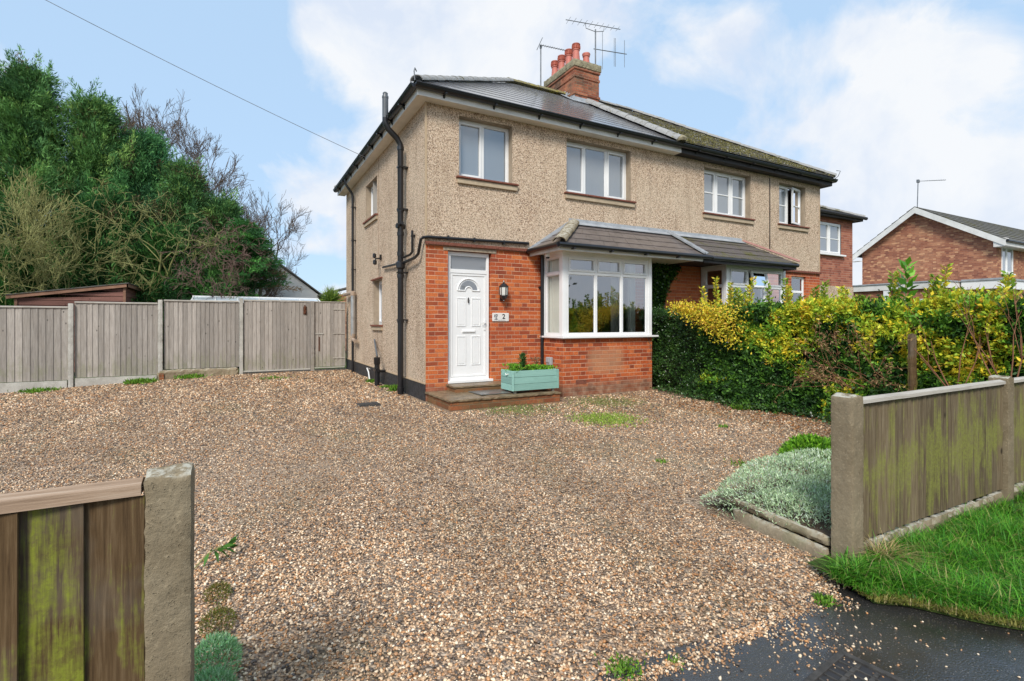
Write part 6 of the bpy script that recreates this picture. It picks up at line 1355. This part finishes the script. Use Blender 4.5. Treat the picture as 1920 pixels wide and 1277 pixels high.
# ---------------------------------------------------------------- buildings to the right
t = thing('brick_extension', (13.4, 1.2, 0), 'red brick two-storey building with low hipped roof behind the pair', 'building')
b = MB(); wall_y(b, 11.49, 15.4, 2.55, 4.78, 1.2, [(12.9, 14.72, 3.58, 4.60)], .1); b.quad((15.4, 1.2, 0), (15.4, 6, 0), (15.4, 6, 4.78), (15.4, 1.2, 4.78)); wl = b.build('wall', M['brick_ext'], t)
b = MB(); b.quad((11.49, 1.18, 0), (15.42, 1.18, 0), (15.42, 1.18, 2.55), (11.49, 1.18, 2.55)); b.build('render_base', M['dash'], t)
window(t, 'y', 1.22, 12.9, 14.72, 3.58, 4.60, [(.8, True), (1, True), (1, True)], bar=.5); b = MB(); b.box(12.8, 14.85, 1.1, 1.25, 3.53, 3.58); b.build('sill', M['white'], t)
slope('roof', t, M['fartile'], (11.5, .95, 4.85), (15.68, .95, 4.85), (11.5, 3.4, 6.0), (13.4, 3.4, 6.0), 8, .03, .33, 31)
slope('roof_end', t, M['fartile'], (15.68, .95, 4.85), (15.68, 5.9, 4.85), (13.4, 3.4, 6.0), (13.4, 3.4, 6.0), 8, .03, .33, 32)
ridge('hip_tiles', t, M['hiptile'], (15.66, .97, 4.88), (13.4, 3.4, 6.02), .11, .4)
b = MB(); b.box(11.5, 15.60, 1.0, 1.19, 4.76, 4.80); b.box(11.5, 15.62, .98, 1.0, 4.74, 4.88); b.tube([(11.5, .93, 4.84), (15.72, .93, 4.84)], .055, 8); b.box(15.6, 15.62, 1.0, 6, 4.74, 4.88); b.build('eaves', M['blackwood'], t, smooth=False)
GX, GY0, GY1, GE, GR = 26.4, 1.07, 6.5, 5.05, 6.85; GYm = 3.98
t = thing('gable_house', (30, GY0, 0), 'red brick house with a wide gable and white bargeboards beyond the yellow hedge, right', 'house')
b = MB(); b.prism([(GX, GY0, 0), (GX, GY0, GE), (GX, GYm, GR), (GX, GY1, GE), (GX, GY1, 0)], (16, 0, 0)); wl = b.build('wall', M['brick_far'], t)
b = MB(); ov = .35; sl1 = (GR - GE) / (GYm - GY0)
y0_, z0_ = GY0 - .40, GE - .40 * sl1 + .12; y1_, z1_ = GY1 + .40, GE - .40 * (GR - GE) / (GY1 - GYm) + .12
rf = slope('roof', t, M['fartile'], (GX - ov, y0_, z0_), (GX + 17, y0_, z0_), (GX - ov, GYm, GR + .14), (GX + 17, GYm, GR + .14), 9, .03, .4, 41)
slope('rear_slope', rf, M['fartile'], (GX + 17, y1_, z1_), (GX - ov, y1_, z1_), (GX + 17, GYm, GR + .14), (GX - ov, GYm, GR + .14), 9, .03, .4, 42)
b = MB()
b.prism([(GX - ov, y0_, z0_ - .28), (GX - ov, GYm, GR - .18), (GX - ov, GYm, GR + .11), (GX - ov, y0_, z0_ - .01)][::-1], (.03, 0, 0)); b.prism([(GX - ov, y1_, z1_ - .28), (GX - ov, GYm, GR - .18), (GX - ov, GYm, GR + .11), (GX - ov, y1_, z1_ - .01)], (.03, 0, 0))
b.box(GX - ov, GX + 17, y0_ - .02, y0_, z0_ - .26, z0_ - .02); b.box(GX - ov + .03, GX + 17, y0_, GY0, z0_ - .28, z0_ - .26); b.box(GX - ov + .03, GX, y1_ - .4, y1_, z1_ - .28, z1_ - .26)
b.box(GX - ov + .035, GX + .02, y0_, GY0 + .0, z0_ - .26, z0_ + .08); b.build('bargeboard', M['fasciaw'], t)
b = MB(); b.tube([(GX - ov, y0_ - .07, z0_ - .06), (GX + 17, y0_ - .07, z0_ - .06)], .055, 8); b.build('gutter', M['black'], t, smooth=True)
window(t, 'y', GY0 - .03, 26.9, 28.1, 3.55, 4.72, [(.6, False), (1, True)], rows=None); b = MB(); b.box(26.85, 28.15, GY0 - .1, GY0 - .002, 3.50, 3.548); b.build('sill', M['white'], t)
window(t, 'y', GY0 - .03, 29.6, 31.2, 3.55, 4.72, [(.6, False), (1, True)], rows=None)
window(t, 'y', GY0 - .03, 27.3, 29.3, 1.5, 2.4, [(.6, False), (1, True)], rows=None)
t = thing('tv_aerial', (GX - .2, GYm, GR), 'thin tv aerial on the ridge of the gabled brick house at right', 'aerial')
b = MB(); b.tube([(GX - .1, GYm, GR - .3), (GX + .0, GYm, GR + 1.45)], .022, 6); b.build('mast', M['metal'], t); b = MB(); b.tube([(GX - .0, GYm + .05, GR + 1.42), (GX + .9, GYm - .75, GR + 1.40)], .014, 5); b.box(GX - .08, GX + .08, GYm - .04, GYm + .04, GR + 1.34, GR + 1.48)
for i in range(12): u = .25 + .75 * i / 12; b.tube([(GX + .9 * u - .05, GYm - .8 * u - .05, GR + 1.41), (GX + .9 * u + .05, GYm - .8 * u + .06, GR + 1.41)], .006, 4)
b.build('antenna', M['metal'], t)
t = thing('garage_block', (22.5, 3, 0), 'single-storey brick garage with a white fascia and white door, in front of the gable', 'garage')
b = MB(); b.box(22.5, 26.3, 1.5, 10, -.1, 2.78); b.build('wall', M['brick_far'], t); b = MB(); b.box(22.38, 26.3, 1.38, 10.1, 2.78, 3.04); b.build('fascia', M['fasciaw'], t); b = MB(); b.box(22.34, 26.3, 1.34, 10.14, 3.043, 3.09); b.build('roof', M['lead'], t)
b = MB(); b.box(22.44, 22.49, 1.7, 3.2, -.1, 2.35)
for i in range(8): b.box(22.43, 22.44, 1.72, 3.18, .1 + .27 * i, .12 + .27 * i)
b.build('door', M['white'], t); b = MB(); b.box(22.40, 22.46, 3.35, 3.6, -.1, 2.78); b.build('pillar', M['white'], t)
t = thing('porch_block', (23.6, .4, 0), 'flat-roofed brick side porch with a deep white fascia and white windows, right of the garage', 'porch')
b = MB(); b.box(23.9, 26.38, .2, 1.33, -.1, 2.72); b.build('wall', M['brick_far'], t); b = MB(); b.box(23.75, 26.38, .08, 1.33, 2.72, 3.06); b.build('fascia', M['white'], t); b = MB(); b.box(23.71, 26.38, .04, 1.33, 3.063, 3.14); b.build('roof', M['lead'], t)
window(t, 'x', 23.87, .35, 1.15, 1.55, 2.5, [(1, True), (1, False)])
def bush(name, c, r, h, k, cols, wts, lab, L=.14, W=.07, group=None, cat='tree'):
    t = thing(name, (c[0], c[1], 0), lab, cat, group); cl_ = rng.normal(size=(70, 3)); cl_ = nrm(cl_) * (rng.random((70, 1)) ** .4) * np.array([r, r, h * .42]) + np.array([c[0], c[1], h * .58])
    i = rng.integers(0, 70, k); P = cl_[i] + rng.normal(size=(k, 3)) * r * .16; bc = np.array(cols)[rng.choice(len(cols), 70, p=np.array(wts) / sum(wts))]
    leaves('crown', M['leaf'], P, rng.normal(size=(k, 3)) + np.array([0, 0, .3]), L, W, bc[i] * (1 + .4 * (rng.random((k, 1)) * 2 - 1)), t)
    b = MB(); b.tube([(c[0], c[1], -.2), (c[0] + .1, c[1], h * .35), (c[0], c[1], h * .7)], [.035 * h, .025 * h, .012 * h], 8); b.build('trunk', M['bark'], t)
bush('tree', (21.5, 9.5), 1.6, 3.6, 5000, [(.06, .13, .03), (.12, .2, .05), (.16, .14, .06)], [3, 2, 1], 'small leafy tree in the gap between the brick extension and the gabled house')
bush('tree', (24, 13), 2.2, 4.4, 4000, [(.08, .13, .04), (.12, .16, .06), (.18, .15, .09)], [3, 2, 1], 'thinner tree farther back in the gap left of the gabled house')
# across the road, behind the camera: what the panes reflect
t = thing('bungalow', (2, -34, 0), 'low bungalow with a broad brown tiled roof across the road, mirrored in the bay panes', 'bungalow')
b = MB(); b.box(-14, 12, -42, -34, -.3, 2.4); b.build('wall', M['brick_far'], t)
b = MB(); b.prism([(-14.5, -33.5, 2.3), (-14.5, -38, 5.0), (-14.5, -42.5, 2.3)], (27, 0, 0)); b.build('roof', plain('brown_tiled_roof', (.13, .085, .05), .8, .2, 4), t)
for i, (x, y, h, r) in enumerate(((-12, -44, 9, 3.2), (6, -46, 8.5, 3.5), (14, -40, 7, 3), (22, -36, 8, 3.5), (-22, -38, 8, 3.5), (10, -31, 3.4, 2.0), (17, -30, 3.2, 2.2))):
    bush('tree', (x, y), r, h, 2600, [(.05, .09, .02), (.09, .12, .03), (.14, .11, .05)], [3, 2, 1], 'leafy tree across the road behind the camera', L=.35, W=.2, group='trees across the road')
